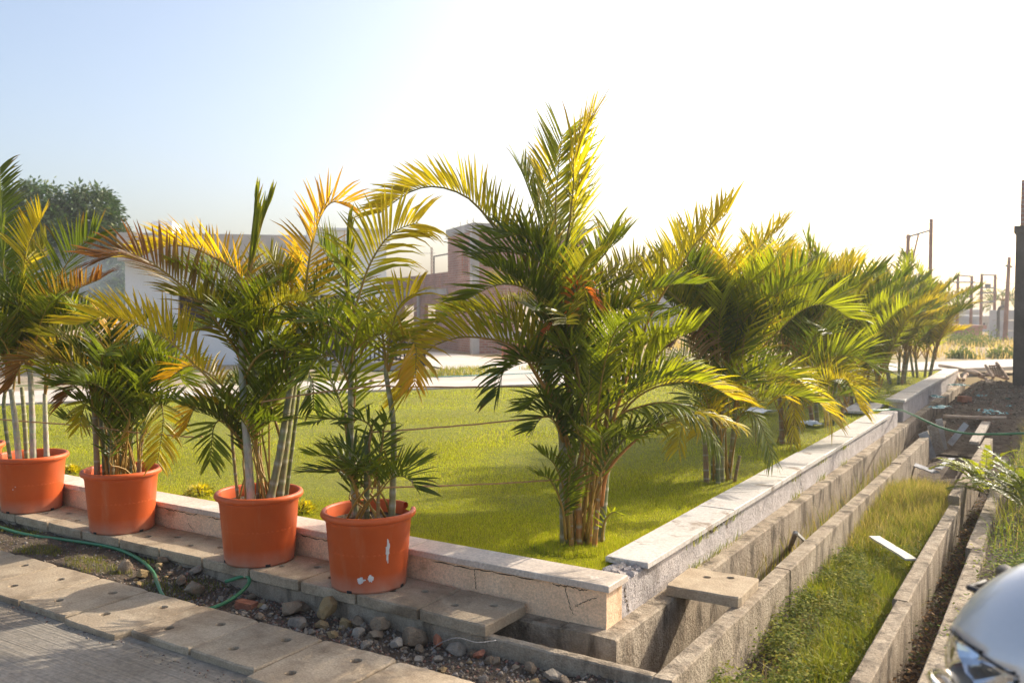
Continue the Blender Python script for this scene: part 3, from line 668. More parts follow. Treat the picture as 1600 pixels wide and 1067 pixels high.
potted(-4.03, 'tall potted palm with golden upper fronds, second pot from the drain corner',
  stems=[([(393, 772), (386, 690), (380, 620), (378, 540), (384, 450)], 5.1, 5.15, .024, .016, WHT),
         ([(420, 775), (436, 715), (450, 630), (462, 560), (474, 470)], 5.15, 5.25, .024, .015, GRN),
         ([(436, 775), (447, 700), (458, 620), (468, 540)], 5.2, 5.3, .022, .015, GRN),
         ([(446, 770), (458, 690), (468, 610)], 5.26, 5.35, .013, .010, DGR),
         ([(372, 772), (364, 700), (360, 640)], 5.22, 5.3, .010, .008, (.33, .2, .06)),
         ([(402, 776), (403, 730), (404, 690)], 5.2, 5.25, .009, .007, BRN)],
  fronds=[([(388, 600), (369, 548), (329, 492), (281, 444), (230, 407), (196, 397), (158, 404)], 5.15, 5.0, 'gb', dict(L=.34, t0=.16, v=26, twist=-35, stalk=(.42, .24, .04), rad=.013, fray=.3)),
          ([(386, 500), (374, 430), (329, 400), (295, 386), (258, 386), (212, 404)], 5.15, 5.3, 'o', dict(L=.27, t0=.12, v=48, tip=.5, fray=.25)),
          ([(466, 560), (470, 510), (478, 447), (486, 390), (500, 340), (519, 316), (548, 318)], 5.25, 5.15, 'go', dict(L=.30, t0=.1, v=30, twist=50, tip=.5, stalk=(.4, .26, .05), rad=.013, fray=.2)),
          ([(384, 470), (390, 400), (399, 312)], 5.12, 5.12, 'l', dict(L=.24, a0=9, a1=5, t0=.2, v=60)),
          ([(388, 440), (403, 370), (421, 317)], 5.1, 5.1, 'l', dict(L=.22, a0=12, a1=6, t0=.2, v=60)),
          ([(400, 680), (372, 640), (329, 594), (298, 564), (273, 539), (242, 519), (200, 502), (165, 496), (118, 508)], 5.12, 4.9, 'y', dict(L=.30, t0=.38, v=48, tip=.3, stalk=(.45, .28, .05), rad=.011)),
          ([(383, 590), (400, 560), (430, 545), (482, 558)], 5.1, 4.95, 'g', dict(L=.26, t0=.1, v=20, twist=-20)),
          ([(455, 600), (470, 575), (488, 595), (490, 640)], 5.25, 5.1, 'd', dict(L=.2, t0=.15, droop=.7)),
          ([(380, 640), (345, 600), (300, 572), (262, 592)], 5.15, 5.3, 'go', dict(L=.2, t0=.25, droop=.6)),
          ([(382, 520), (372, 470), (350, 430), (318, 420)], 5.18, 5.45, 'g', dict(L=.32, t0=.1)),
          ([(380, 560), (350, 520), (325, 510), (296, 520)], 5.12, 5.3, 'g', dict(L=.26, t0=.1)),
          ([(466, 540), (452, 480), (440, 430), (418, 405)], 5.28, 5.4, 'ol', dict(L=.30, t0=.1)),
          ([(470, 520), (490, 470), (512, 440), (540, 440)], 5.28, 5.4, 'd', dict(L=.28, t0=.15)),
          ([(468, 560), (500, 510), (530, 505), (552, 530)], 5.28, 5.2, 'g', dict(L=.24, t0=.15)),
          ([(400, 700), (404, 620), (395, 560), (405, 505)], 5.2, 5.3, 'g', dict(L=.24, t0=.25)),
          ([(440, 690), (420, 620), (418, 560), (432, 510)], 5.25, 5.4, 'dg', dict(L=.26, t0=.2)),
          ([(378, 700), (350, 640), (312, 628), (290, 670)], 5.2, 5.1, 'go', dict(L=.2, t0=.3)),
          ([(376, 690), (352, 660), (335, 665), (328, 720)], 5.2, 5.1, 'g', dict(L=.2, t0=.3)),
          ([(428, 560), (432, 500), (452, 460), (470, 400)], 5.3, 5.4, 'y', dict(L=.25, t0=.2, v=20))],
  fills=[(384, 560, 5.2, 6, .5, .8, 50, 80, 50, 100, ['g', 'd', 'ol', 'g']), (455, 590, 5.3, 6, .45, .7, 45, 80, 60, 110, ['g', 'd', 'dg', 'l']), (405, 690, 5.25, 8, .35, .6, 55, 82, 40, 100, ['g', 'd', 'dg'])],
  dep=5.2, rot=R(50))

potted(-5.37, 'low bushy potted palm between the pale-stemmed palm and the golden one',
  stems=[([(152, 735), (150, 690), (147, 635)], 5.85, 5.85, .020, .016, BRN), ([(164, 735), (161, 690), (157, 640)], 5.9, 5.9, .015, .013, DGR),
         ([(175, 738), (172, 680), (168, 620)], 5.85, 5.9, .019, .015, GRN), ([(186, 738), (185, 690), (184, 630)], 5.95, 6.0, .019, .014, GRN),
         ([(203, 738), (205, 690), (208, 645)], 5.95, 6.0, .014, .012, DGR), ([(216, 738), (220, 700), (226, 660)], 5.85, 5.8, .016, .012, BRN)],
  fronds=[([(150, 650), (138, 600), (112, 571), (70, 557), (36, 567), (20, 600)], 5.85, 5.7, 'gb', dict(L=.25, t0=.25)),
          ([(200, 640), (181, 597), (152, 592), (121, 602), (97, 630)], 5.8, 5.65, 'gb', dict(L=.22, t0=.25, droop=.6)),
          ([(150, 650), (142, 625), (132, 635), (125, 665)], 5.8, 5.75, 'ly', dict(L=.18, t0=.1)),
          ([(226, 680), (246, 600), (243, 550), (228, 522)], 5.85, 5.9, 'l', dict(L=.26, t0=.22)),
          ([(222, 690), (236, 630), (250, 625), (255, 660), (246, 722)], 5.75, 5.6, 'gy', dict(L=.22, t0=.25, droop=.7, v=10)),
          ([(170, 640), (165, 570), (150, 510), (120, 480)], 5.9, 6.1, 'd', dict(L=.25)), ([(185, 640), (190, 570), (205, 520), (230, 500)], 6.0, 6.2, 'd', dict(L=.25)),
          ([(180, 640), (178, 560), (172, 515), (160, 492)], 5.95, 6.1, 'go', dict(L=.24)), ([(208, 650), (230, 590), (262, 570), (290, 600)], 6.0, 5.9, 'g', dict(L=.24)),
          ([(190, 650), (200, 590), (222, 560), (250, 560)], 5.95, 5.9, 'dg', dict(L=.24)), ([(160, 640), (130, 560), (100, 530), (60, 525)], 5.9, 6.0, 'ol', dict(L=.24))],
  fills=[(165, 620, 5.9, 8, .45, .65, 45, 80, 70, 120, ['d', 'g', 'dg', 'ol']), (200, 650, 5.95, 9, .4, .6, 50, 82, 60, 120, ['d', 'g', 'dg']), (195, 700, 5.9, 7, .3, .5, 60, 85, 40, 90, ['d', 'g'])],
  dep=5.9, rot=R(80))

potted(-6.47, 'potted palm with pale whitish bare stems, leftmost complete pot',
  stems=[([(30, 708), (24, 660), (17, 608)], 6.4, 6.45, .023, .016, WHT), ([(52, 708), (50, 640), (47, 575)], 6.45, 6.5, .023, .018, WHT),
         ([(73, 706), (71, 660), (70, 615)], 6.5, 6.55, .020, .015, WHT), ([(42, 708), (38, 650), (34, 605)], 6.6, 6.65, .018, .014, GRN), ([(8, 700), (6, 640), (10, 600)], 6.55, 6.6, .014, .012, DGR)],
  fronds=[([(30, 600), (28, 507), (37, 420), (48, 375), (66, 340)], 6.45, 6.4, 'gy', dict(L=.30, t0=.2, fray=.3)), ([(48, 580), (48, 515), (50, 437), (74, 378)], 6.5, 6.6, 'ol', dict(L=.30, t0=.2)),
          ([(46, 580), (42, 521), (93, 431), (121, 389), (150, 368)], 6.5, 6.4, 'd', dict(L=.34, t0=.2, twist=-30)), ([(50, 570), (62, 490), (112, 456), (158, 436)], 6.5, 6.3, 'gb', dict(L=.28, t0=.25, fray=.3)),
          ([(70, 615), (75, 540), (100, 492), (150, 480)], 6.55, 6.4, 'l', dict(L=.26, t0=.2)), ([(10, 600), (8, 500), (4, 380), (-2, 262)], 6.6, 6.6, 'd', dict(L=.30, t0=.2)),
          ([(15, 600), (0, 520), (-30, 460), (-70, 440)], 6.45, 6.6, 'd', dict(L=.32)), ([(45, 585), (20, 500), (10, 430), (-20, 380)], 6.5, 6.7, 'd', dict(L=.34)),
          ([(70, 620), (85, 560), (110, 545), (130, 570)], 6.55, 6.4, 'go', dict(L=.24)), ([(20, 615), (30, 560), (60, 545), (90, 570)], 6.5, 6.6, 'ol', dict(L=.24))],
  fills=[(45, 560, 6.5, 7, .5, .8, 45, 80, 50, 110, ['d', 'g', 'ol']), (20, 590, 6.5, 6, .5, .8, 45, 80, 50, 110, ['d', 'g'])],
  dep=6.5, rot=R(10))
potted(-7.36, 'potted palm cut off by the left edge of the picture',
  stems=[([(-58, 690), (-55, 640), (-50, 590)], 7.05, 7.05, .022, .016, WHT), ([(-40, 690), (-36, 640), (-30, 590)], 7.1, 7.1, .02, .015, GRN)],
  fronds=[([(-50, 600), (-40, 500), (-20, 420), (4, 360)], 7.05, 7.0, 'd', dict(L=.3)), ([(-30, 600), (-10, 540), (10, 525), (30, 560)], 7.05, 6.9, 'go', dict(L=.25))],
  fills=[(-45, 580, 7.05, 7, .5, .8, 40, 80, 50, 110, ['d', 'g', 'ol'])], dep=7.0, rot=R(30))

def palm(base, label, stems, fronds, fills, L=.22):
    root = empty('areca_palm', base, label, 'palm', 'clumping palms planted along the right garden wall')
    for i, (pts, d0, d1, r0, r1, c) in enumerate(stems):
        P = pxcurve(pts, d0, d1); P[0] = Vector((P[0].x, P[0].y, LAWN_Z-.02)); stem(root, P, r0, r1, i+int(base[1]*31), c)
    for i, f in enumerate(fronds):
        pts, d0, d1, key = f[:4]; kw = dict(f[4]) if len(f) > 4 else {}
        frond(root, pxcurve(pts, d0, d1), key, seed=i*13+int(base[1]*10), **kw)
    rg = random.Random(int(base[1]*77))
    for (u, v, d, n, l0, l1, e0, e1, b0, b1, keys) in fills:
        n = int(n*1.7)
        for k in range(n):
            sp_ = 2.6 if v > 600 else 1.0; b = atd(u+rg.uniform(-10, 10)*sp_, v+rg.uniform(-14, 14)*sp_, d+rg.uniform(-.1, .1)*sp_)
            rand_frond(root, b, 2*math.pi*(k+rg.random()*.7)/n+.4, rg.uniform(l0, l1), rg.uniform(e0, e1), rg.uniform(b0, b1), rg.choice(keys), seed=rg.randint(0, 9999), L=L, rad=.008, spacing=.031, twist=rg.uniform(-15, 15), foot=(root.location+Vector((rg.uniform(-.1, .1), rg.uniform(-.1, .1), 0)) if v > 600 else None))
    return root
ORG = (.46, .22, .05)
palm((-2.40, 4.56, LAWN_Z), 'tallest clumping palm with orange stalks on the lawn corner nearest the drain',
  stems=[([(882, 845), (880, 760), (879, 690), (872, 630)], 5.12, 5.15, .026, .022, GRN), ([(906, 850), (904, 780), (908, 720), (912, 670)], 5.08, 5.1, .018, .012, ORG),
         ([(920, 850), (924, 790), (928, 730)], 5.1, 5.12, .017, .010, ORG), ([(936, 848), (944, 760), (950, 680), (953, 600)], 5.15, 5.2, .029, .020, DGR),
         ([(893, 846), (892, 810), (891, 770)], 5.05, 5.05, .014, .009, ORG), ([(928, 850), (936, 770), (942, 700)], 5.05, 5.05, .016, .009, ORG), ([(899, 848), (896, 700), (888, 560), (882, 440)], 5.2, 5.25, .016, .011, DGR)],
  fronds=[([(892, 640), (868, 500), (830, 420), (799, 378), (768, 347), (729, 308), (681, 292), (639, 301), (592, 334)], 5.2, 4.95, 'gy', dict(L=.30, t0=.30, v=52, rad=.014, tip=.3)),
          ([(888, 560), (880, 431), (890, 350), (896, 290), (898, 240), (926, 182)], 5.25, 5.2, 'ly', dict(L=.40, t0=.30, v=14, twist=20, a0=50, a1=22, rad=.012)),
          ([(886, 540), (876, 430), (868, 339), (872, 270), (879, 208)], 5.25, 5.3, 'l', dict(L=.42, t0=.25, v=14, a0=55, twist=-20)),
          ([(888, 540), (870, 440), (845, 350), (822, 285), (812, 262)], 5.25, 5.3, 'g', dict(L=.36, t0=.3, v=20)), ([(888, 540), (872, 450), (855, 370), (850, 300), (862, 245)], 5.3, 5.45, 'ly', dict(L=.36, t0=.3, v=20)),
          ([(890, 500), (893, 400), (899, 318), (919, 268)], 5.25, 5.2, 'ol', dict(L=.16, t0=.6, v=10, wid=.014)),
          ([(890, 580), (884, 480), (858, 420), (800, 395), (735, 398)], 5.15, 4.95, 'd', dict(L=.34, t0=.2, twist=-30)),
          ([(890, 560), (876, 470), (850, 400), (815, 368), (785, 372)], 5.2, 5.0, 'g', dict(L=.34, t0=.2, twist=-20)),
          ([(892, 560), (872, 500), (830, 455), (780, 445), (725, 470)], 5.1, 4.9, 'g', dict(L=.32, t0=.2)),
          ([(893, 720), (872, 640), (837, 584), (817, 553), (789, 536), (747, 527), (705, 530), (663, 553), (636, 614)], 5.12, 4.8, 'gy', dict(L=.32, t0=.28, v=50, rad=.014, stalk=(.42, .2, .04))),
          ([(890, 700), (860, 600), (820, 520), (780, 490), (715, 490), (660, 520)], 5.15, 5.2, 'yg', dict(L=.28, t0=.3, v=40)),
          ([(888, 690), (850, 590), (820, 560), (790, 575), (775, 620)], 5.1, 4.9, 'd', dict(L=.26, t0=.25, droop=.6)),
          ([(938, 740), (960, 650), (990, 560), (1019, 488), (1051, 435), (1084, 384), (1105, 363), (1138, 332)], 5.15, 5.3, 'ly', dict(L=.36, t0=.40, v=46, stalk=(.46, .2, .05), rad=.013, fray=.02)),
          ([(935, 720), (960, 608), (1019, 566), (1047, 535), (1092, 514)], 5.1, 4.95, 'l', dict(L=.30, t0=.3, v=48, fray=.02)),
          ([(915, 740), (918, 662), (920, 608), (923, 547)], 5.02, 4.85, 'l', dict(L=.30, t0=.35, v=12, a0=40, fray=.02)),
          ([(940, 720), (951, 636), (948, 580), (950, 545), (972, 490)], 5.05, 5.0, 'l', dict(L=.30, t0=.35, v=14, fray=.02)),
          ([(942, 740), (960, 659), (1005, 634), (1050, 630), (1089, 648), (1122, 696)], 5.05, 4.8, 'g', dict(L=.24, t0=.3, v=-10, droop=1.1, stalk=ORG)),
          ([(940, 790), (949, 738), (982, 698), (1019, 670), (1061, 654), (1098, 645), (1152, 662)], 5.05, 4.85, 'gy', dict(L=.24, t0=.42, v=5, droop=1.1, stalk=(.5, .2, .05), rad=.012)),
          ([(945, 700), (985, 630), (1040, 600), (1100, 600), (1150, 625)], 5.2, 5.2, 'ly', dict(L=.26, t0=.35, droop=.5)),
          ([(895, 520), (893, 480), (910, 447), (935, 480)], 5.0, 4.9, 'or', dict(L=.14, t0=.3, droop=.9, fray=.6)), ([(893, 530), (885, 495), (868, 500), (852, 520)], 5.0, 4.9, 'or', dict(L=.10, t0=.3, droop=.9, fray=.6)),
          ([(896, 560), (905, 470), (930, 410), (975, 370)], 5.25, 5.5, 'g', dict(L=.32, t0=.25)), ([(900, 580), (930, 500), (985, 430), (1030, 410)], 5.25, 5.6, 'ol', dict(L=.34, t0=.25)),
          ([(896, 560), (915, 440), (950, 390), (955, 360)], 5.25, 5.4, 'l', dict(L=.30, t0=.3)), ([(905, 640), (900, 570), (880, 520), (845, 500)], 5.05, 4.9, 'd', dict(L=.30, t0=.2)),
          ([(910, 650), (905, 590), (895, 550), (870, 540)], 4.98, 4.85, 'g', dict(L=.30, t0=.2)), ([(930, 650), (950, 560), (990, 510), (1040, 500)], 5.2, 5.4, 'd', dict(L=.3, t0=.2)),
          ([(886, 840), (882, 770), (866, 725), (845, 708)], 5.02, 4.9, 'g', dict(L=.17, t0=.3, wid=.014)), ([(884, 842), (878, 790), (860, 750), (840, 742)], 5.0, 4.85, 'dg', dict(L=.15, t0=.3, wid=.014)),
          ([(890, 842), (888, 770), (893, 730), (905, 700)], 5.0, 4.9, 'g', dict(L=.16, t0=.3, wid=.014)), ([(940, 845), (945, 815), (958, 800), (975, 806)], 5.0, 4.9, 'l', dict(L=.10, t0=.3, wid=.010)),
          ([(880, 690), (868, 660), (850, 650), (832, 670)], 5.1, 4.95, 'd', dict(L=.2, t0=.1)), ([(878, 680), (865, 640), (845, 620), (820, 640)], 5.1, 4.95, 'dg', dict(L=.2, t0=.1))],
  fills=[(890, 560, 5.2, 9, .6, .9, 45, 80, 50, 110, ['d', 'g', 'ol', 'd']), (940, 640, 5.15, 8, .5, .8, 45, 80, 60, 110, ['d', 'g', 'l']), (915, 730, 5.1, 7, .35, .6, 50, 82, 40, 100, ['d', 'g', 'dg'])])
palm((-2.33, 6.80, LAWN_Z), 'dense clumping palm with glossy drooping fronds, second along the right wall',
  stems=[([(1104, 750), (1102, 700), (1098, 640)], 6.95, 7.0, .022, .018, BRN), ([(1115, 752), (1114, 690), (1112, 620)], 7.05, 7.1, .022, .018, DGR), ([(1127, 752), (1128, 690), (1132, 630)], 6.95, 6.95, .024, .019, GRN),
         ([(1138, 752), (1145, 690), (1150, 620)], 7.05, 7.1, .022, .018, GRN), ([(1147, 750), (1152, 730), (1156, 712)], 6.95, 6.9, .014, .012, BRN), ([(1122, 752), (1121, 700), (1119, 660)], 6.9, 6.9, .018, .014, DGR)],
  fronds=[([(1130, 640), (1138, 560), (1141, 511), (1140, 447), (1137, 405)], 7.0, 6.8, 'ly', dict(L=.42, t0=.3, v=12, a0=55)),
          ([(1140, 620), (1148, 540), (1158, 479), (1175, 426), (1186, 388), (1226, 352)], 7.05, 7.1, 'gy', dict(L=.36, t0=.3, v=35)),
          ([(1115, 640), (1105, 560), (1080, 490), (1050, 440)], 7.0, 6.8, 'd', dict(L=.3, t0=.3, twist=50)),
          ([(1120, 620), (1120, 520), (1110, 440), (1085, 375)], 7.05, 7.3, 'y', dict(L=.42, t0=.3, v=25)), ([(1112, 620), (1100, 520), (1110, 420), (1125, 360)], 7.1, 7.4, 'ly', dict(L=.40, t0=.3)),
          ([(1150, 640), (1180, 560), (1217, 517), (1256, 483), (1293, 477), (1326, 497)], 7.05, 7.0, 'l', dict(L=.42, t0=.25, v=52, fray=.02)),
          ([(1145, 670), (1160, 645), (1185, 655), (1208, 718)], 6.95, 6.75, 'g', dict(L=.26, t0=.2, v=-5, droop=1.0)), ([(1120, 670), (1110, 620), (1130, 600), (1160, 620)], 6.9, 6.7, 'y', dict(L=.26, t0=.2, droop=.5)),
          ([(1150, 620), (1180, 540), (1210, 440), (1215, 395)], 7.1, 7.4, 'y', dict(L=.4, t0=.3, v=20)), ([(1150, 640), (1190, 600), (1240, 590), (1290, 640)], 7.1, 7.1, 'ly', dict(L=.32, t0=.25, droop=.6)),
          ([(1110, 640), (1085, 560), (1070, 520), (1050, 540)], 6.9, 6.7, 'dry', dict(L=.28, t0=.2, droop=.8)), ([(1148, 640), (1160, 560), (1165, 520), (1190, 500)], 6.9, 6.8, 'd', dict(L=.36, t0=.2)),
          ([(1110, 670), (1085, 640), (1068, 660), (1060, 700)], 6.9, 6.7, 'gy', dict(L=.26, t0=.2, droop=.8)), ([(1128, 690), (1122, 650), (1105, 640), (1090, 680)], 6.85, 6.7, 'y', dict(L=.2, t0=.2, droop=.8))],
  fills=[(1115, 590, 7.0, 9, .8, 1.2, 62, 86, 25, 75, ['d', 'g', 'ol', 'l']), (1145, 590, 7.05, 9, .8, 1.2, 58, 84, 25, 75, ['d', 'g', 'l', 'gy']), (1125, 650, 7.0, 8, .6, .9, 30, 70, 60, 120, ['d', 'g', 'gy', 'l'])], L=.32)
palm((-2.38, 9.05, LAWN_Z), 'clumping palm with a big yellow drooping frond over the wall, third along it',
  stems=[([(1222, 692), (1220, 650), (1216, 600)], 8.9, 8.95, .024, .02, BRN), ([(1234, 693), (1234, 650), (1235, 590)], 8.95, 9.0, .024, .02, DGR), ([(1246, 692), (1248, 640), (1252, 580)], 8.95, 9.0, .024, .018, GRN)],
  fronds=[([(1215, 620), (1222, 585), (1256, 588), (1284, 621), (1300, 655)], 8.8, 8.5, 'y', dict(L=.42, t0=.15, v=5, droop=.6, fray=.02)), ([(1225, 630), (1228, 600), (1240, 610), (1240, 690)], 8.7, 8.5, 'y', dict(L=.28, t0=.2, v=5, droop=.7)),
          ([(1240, 600), (1262, 500), (1272, 430), (1260, 372)], 9.0, 9.0, 'g', dict(L=.42, t0=.35, a0=30, v=15)), ([(1245, 600), (1280, 500), (1285, 430), (1262, 385)], 9.0, 8.9, 'dg', dict(L=.36, t0=.35, a0=35, v=15)),
          ([(1245, 600), (1275, 540), (1310, 500), (1330, 470)], 9.0, 9.1, 'l', dict(L=.5, t0=.3)), ([(1230, 600), (1225, 500), (1215, 440), (1190, 400)], 9.0, 9.3, 'y', dict(L=.5, t0=.3, v=25)),
          ([(1250, 620), (1290, 580), (1320, 590), (1345, 640)], 8.9, 8.8, 'ly', dict(L=.36, t0=.25, droop=.7))],
  fills=[(1235, 560, 9.0, 10, 1.0, 1.4, 60, 86, 25, 75, ['g', 'l', 'ly', 'd', 'gy']), (1240, 610, 8.95, 9, .7, 1.1, 25, 70, 60, 120, ['g', 'l', 'd', 'gy'])], L=.42)
rgp = random.Random(4)
for (u, v, d, lab, top) in ((1290, 662, 10.5, 'clumping palm behind the yellow drooping frond, fourth along the right wall', 1.45), (1344, 634, 12.2, 'clumping palm before the step in the wall coping, fifth along it', 1.55),
                            (1402, 600, 14.9, 'clumping palm beside the raised coping, sixth along the right wall', 1.55), (1440, 590, 17.4, 'small dark palm at the far end of the garden wall', 1.5), (1335, 620, 15.5, 'palm standing back on the lawn behind the wall row', 1.7)):
    b = atz(u, v, LAWN_Z); root = empty('areca_palm', b, lab, 'palm', 'clumping palms planted along the right garden wall')
    tips = []
    for k in range(6):
        a = k*1.05+rgp.random(); q = b+Vector((math.cos(a)*.14, math.sin(a)*.14, -.02)); h = rgp.uniform(.35, .75); e = q+Vector((math.cos(a)*.10, math.sin(a)*.10, h))
        stem(root, [q, (q+e)/2, e], .026, .020, k+int(u), rgp.choice([GRN, BRN, DGR])); tips.append(e)
    for k in range(34):
        e = tips[k % 6]; el = rgp.uniform(55, 88); ln = rgp.uniform(.8, 1.15)*top*(.62+.38*el/86)
        rand_frond(root, e-Vector((0, 0, rgp.uniform(0, .25))), k*2.4+rgp.random(), ln, el, rgp.uniform(20, 75), rgp.choice(['g', 'l', 'ly', 'd', 'l', 'g', 'd', 'ol', 'y', 'ol']), seed=rgp.randint(0, 9999), L=.36, wid=.022, spacing=.040, rad=.011, twist=rgp.uniform(-20, 20), v=rgp.uniform(15, 45))

# paint smears and scuffs on the pot nearest the drain
def smear(parent, a, z, w, h, seed, name='paint_smear'):
    rg = random.Random(seed); m = MB(); n = 22; V = []
    for k in range(n):
        t = 2*math.pi*k/n; q = rg.uniform(.6, 1.15); aa = a+math.cos(t)*w*q/.215; zz = z+math.sin(t)*h*q
        r = .2015+(zz-.016)/(.345-.016)*.026+.0012; V.append((r*math.cos(aa), r*math.sin(aa), zz))
    r = .2015+(z-.016)/.329*.026+.0018; V.append((r*math.cos(a), r*math.sin(a), z))
    m.add(V, [(k, (k+1) % n, n) for k in range(n)]); o = m.build(name, 'paint_white'); o.parent = parent; return o
for o in list(bpy.data.objects):
    if o.name == 'pot':
        o.rotation_euler.z = 0
        smear(o, R(-22), .225, .012, .066, 1); smear(o, R(-60), .075, .024, .018, 2); smear(o, R(-46), .085, .016, .022, 6)
    if o.name.startswith('pot.') and o.parent and abs(o.parent.location.x+6.47) < .01:
        o.rotation_euler.z = 0; smear(o, R(-62), .18, .004, .005, 3); smear(o, R(-57), .20, .005, .003, 4)

# ------------------------------------------------------------------ small yellow shrubs on the lawn edge
def shrub(p, r, label, seed):
    root = empty('golden_shrub', p, label, 'shrub', 'small golden shrubs on the lawn edge'); rg = random.Random(seed); ml = MB(); ms = MB()
    for i in range(420):
        d = Vector((rg.gauss(0, 1), rg.gauss(0, 1), abs(rg.gauss(0, 1))*.9)).normalized()*r*rg.uniform(.55, 1.05); d.z *= .8; q = Vector(p)+d+Vector((0, 0, .02))
        a = (d.normalized()+Vector((rg.uniform(-.6, .6), rg.uniform(-.6, .6), rg.uniform(-.2, .7)))).normalized(); w = a.cross(Vector((rg.random(), rg.random(), rg.random()))).normalized()
        l = rg.uniform(.018, .03); c = lerp((.10, .14, .01), (.50, .42, .015), min(1, max(0, d.z/r*.9+rg.uniform(-.1, .45))))
        ml.add([q-a*l*.4, q+w*l*.3, q+a*l*.7, q-w*l*.3], [(0, 1, 2, 3)], c)
    for i in range(9):
        d = Vector((rg.uniform(-.5, .5), rg.uniform(-.5, .5), 1)).normalized(); ms.tube([Vector(p), Vector(p)+d*r*.8], [.004, .002], 5)
    ml.build('foliage', 'leaf', root); ms.build('twigs', 'bark', root)
shrub((-5.30, 4.14, LAWN_Z), .105, 'round golden shrub between the bushy pot and the golden palm pot', 1)
shrub((-4.28, 4.16, LAWN_Z), .10, 'golden shrub half hidden behind the second pot from the drain', 2)
shrub((-6.92, 4.14, LAWN_Z), .08, 'golden shrub peeping out behind the leftmost complete pot', 3)

# ------------------------------------------------------------------ ropes and hoses
def cable(name, pts, r, mat, label, cat, n=60, sag=0, group=None, fuzz=0):
    P = [Vector(p) for p in pts]; C = catmull(P, n) if len(P) > 2 else [P[0].lerp(P[1], i/(n-1)) for i in range(n)]
    for i, c in enumerate(C):
        f = i/(n-1); c.z -= sag*4*f*(1-f)
        if fuzz: c.z += fuzz*vnoise(i*.7, 0, r*100)
    m = MB(); m.tube(C, r, 8); return tag(m.build(name, mat, None, True), label, cat, group)
cable('rope', [atd(-40, 652, 6.6), atd(50, 659, 6.45), atd(150, 667, 5.83), atd(205, 675, 5.8), atd(290, 682, 5.6), atd(316, 682, 5.55)], .005, 'rope_fibre', 'brown rope strung across the two leftmost potted palms', 'rope', group='ropes tied between the palms', fuzz=.002)
cable('rope', [atd(378, 634, 5.08), atd(391, 631, 5.05), atd(480, 616, 4.95), atd(548, 607, 4.79), atd(605, 602, 4.75), atd(614, 604, 4.75), atd(720, 605, 4.9), atd(826, 604, 5.1), atd(880, 608, 5.1)], .0045, 'rope_fibre', 'brown rope from the golden potted palm past the cracked pot to the tall palm', 'rope', sag=.0, group='ropes tied between the palms', fuzz=.002)
cable('rope', [atd(577, 762, 4.70), atd(578, 678, 4.70), atd(582, 675, 4.70), atd(615, 673, 4.73), atd(740, 663, 4.9), atd(880, 648, 5.08)], .0045, 'rope_fibre', 'brown rope from the cut stake in the cracked pot to the tall palm, middle height', 'rope', group='ropes tied between the palms', fuzz=.002)
cable('rope', [atd(572, 763, 4.695), atd(585, 762, 4.70), atd(615, 761, 4.72), atd(740, 757, 4.9), atd(895, 748, 5.04)], .0045, 'rope_fibre', 'lowest brown rope tied from the cracked pot to the tall palm', 'rope', group='ropes tied between the palms', fuzz=.002)
GZ = lambda x, y, r: dirt_h(x, y)+r
def hz(u, v, r=.014, lift=0):
    p = atz(u, v, -.09); p = Vector((p.x, p.y, GZ(p.x, p.y, r)+lift)); return p
cable('garden_hose', [hz(-60, 815), hz(-10, 826), hz(40, 838), hz(105, 848), hz(175, 862), hz(215, 877), hz(238, 896), hz(246, 915, lift=.01), hz(258, 930, lift=.0), hz(290, 941, lift=-.02), hz(325, 940, lift=.0), hz(362, 930, lift=.03), hz(388, 918, lift=.06), hz(384, 911, lift=.07), hz(352, 911, lift=.03)], .0105, 'hose_green', 'green garden hose snaking over the dirt in front of the pots', 'hose', 120)
cable('garden_hose', [atd(1345, 640, 10.6), atz(1372, 641, .17), atz(1404, 640, .172), atd(1430, 650, 9.6), atd(1470, 668, 9.2), atd(1510, 677, 8.9), atd(1560, 678, 8.6), atd(1620, 676, 8.4)], .012, 'hose_green', 'dark green hose crossing the drain from the garden wall to the bank', 'hose', 80)
cable('garden_hose', [lp(10, 1.9, .15), lp(13, 2.25, .14), lp(16, 2.2, .14), lp(19, 2.5, .14)], .010, 'teal_plastic', 'thin pale teal pipe lying along the far road edge', 'pipe', 40)
cable('wire', [atd(672, 1015, 3.75), atd(690, 1003, 3.75), atd(715, 996, 3.75), atd(745, 1003, 3.75), atd(775, 1000, 3.8)], .0016, 'grey_steel', 'thin bent wire sticking out of the rubble by the last slab', 'wire', 30)

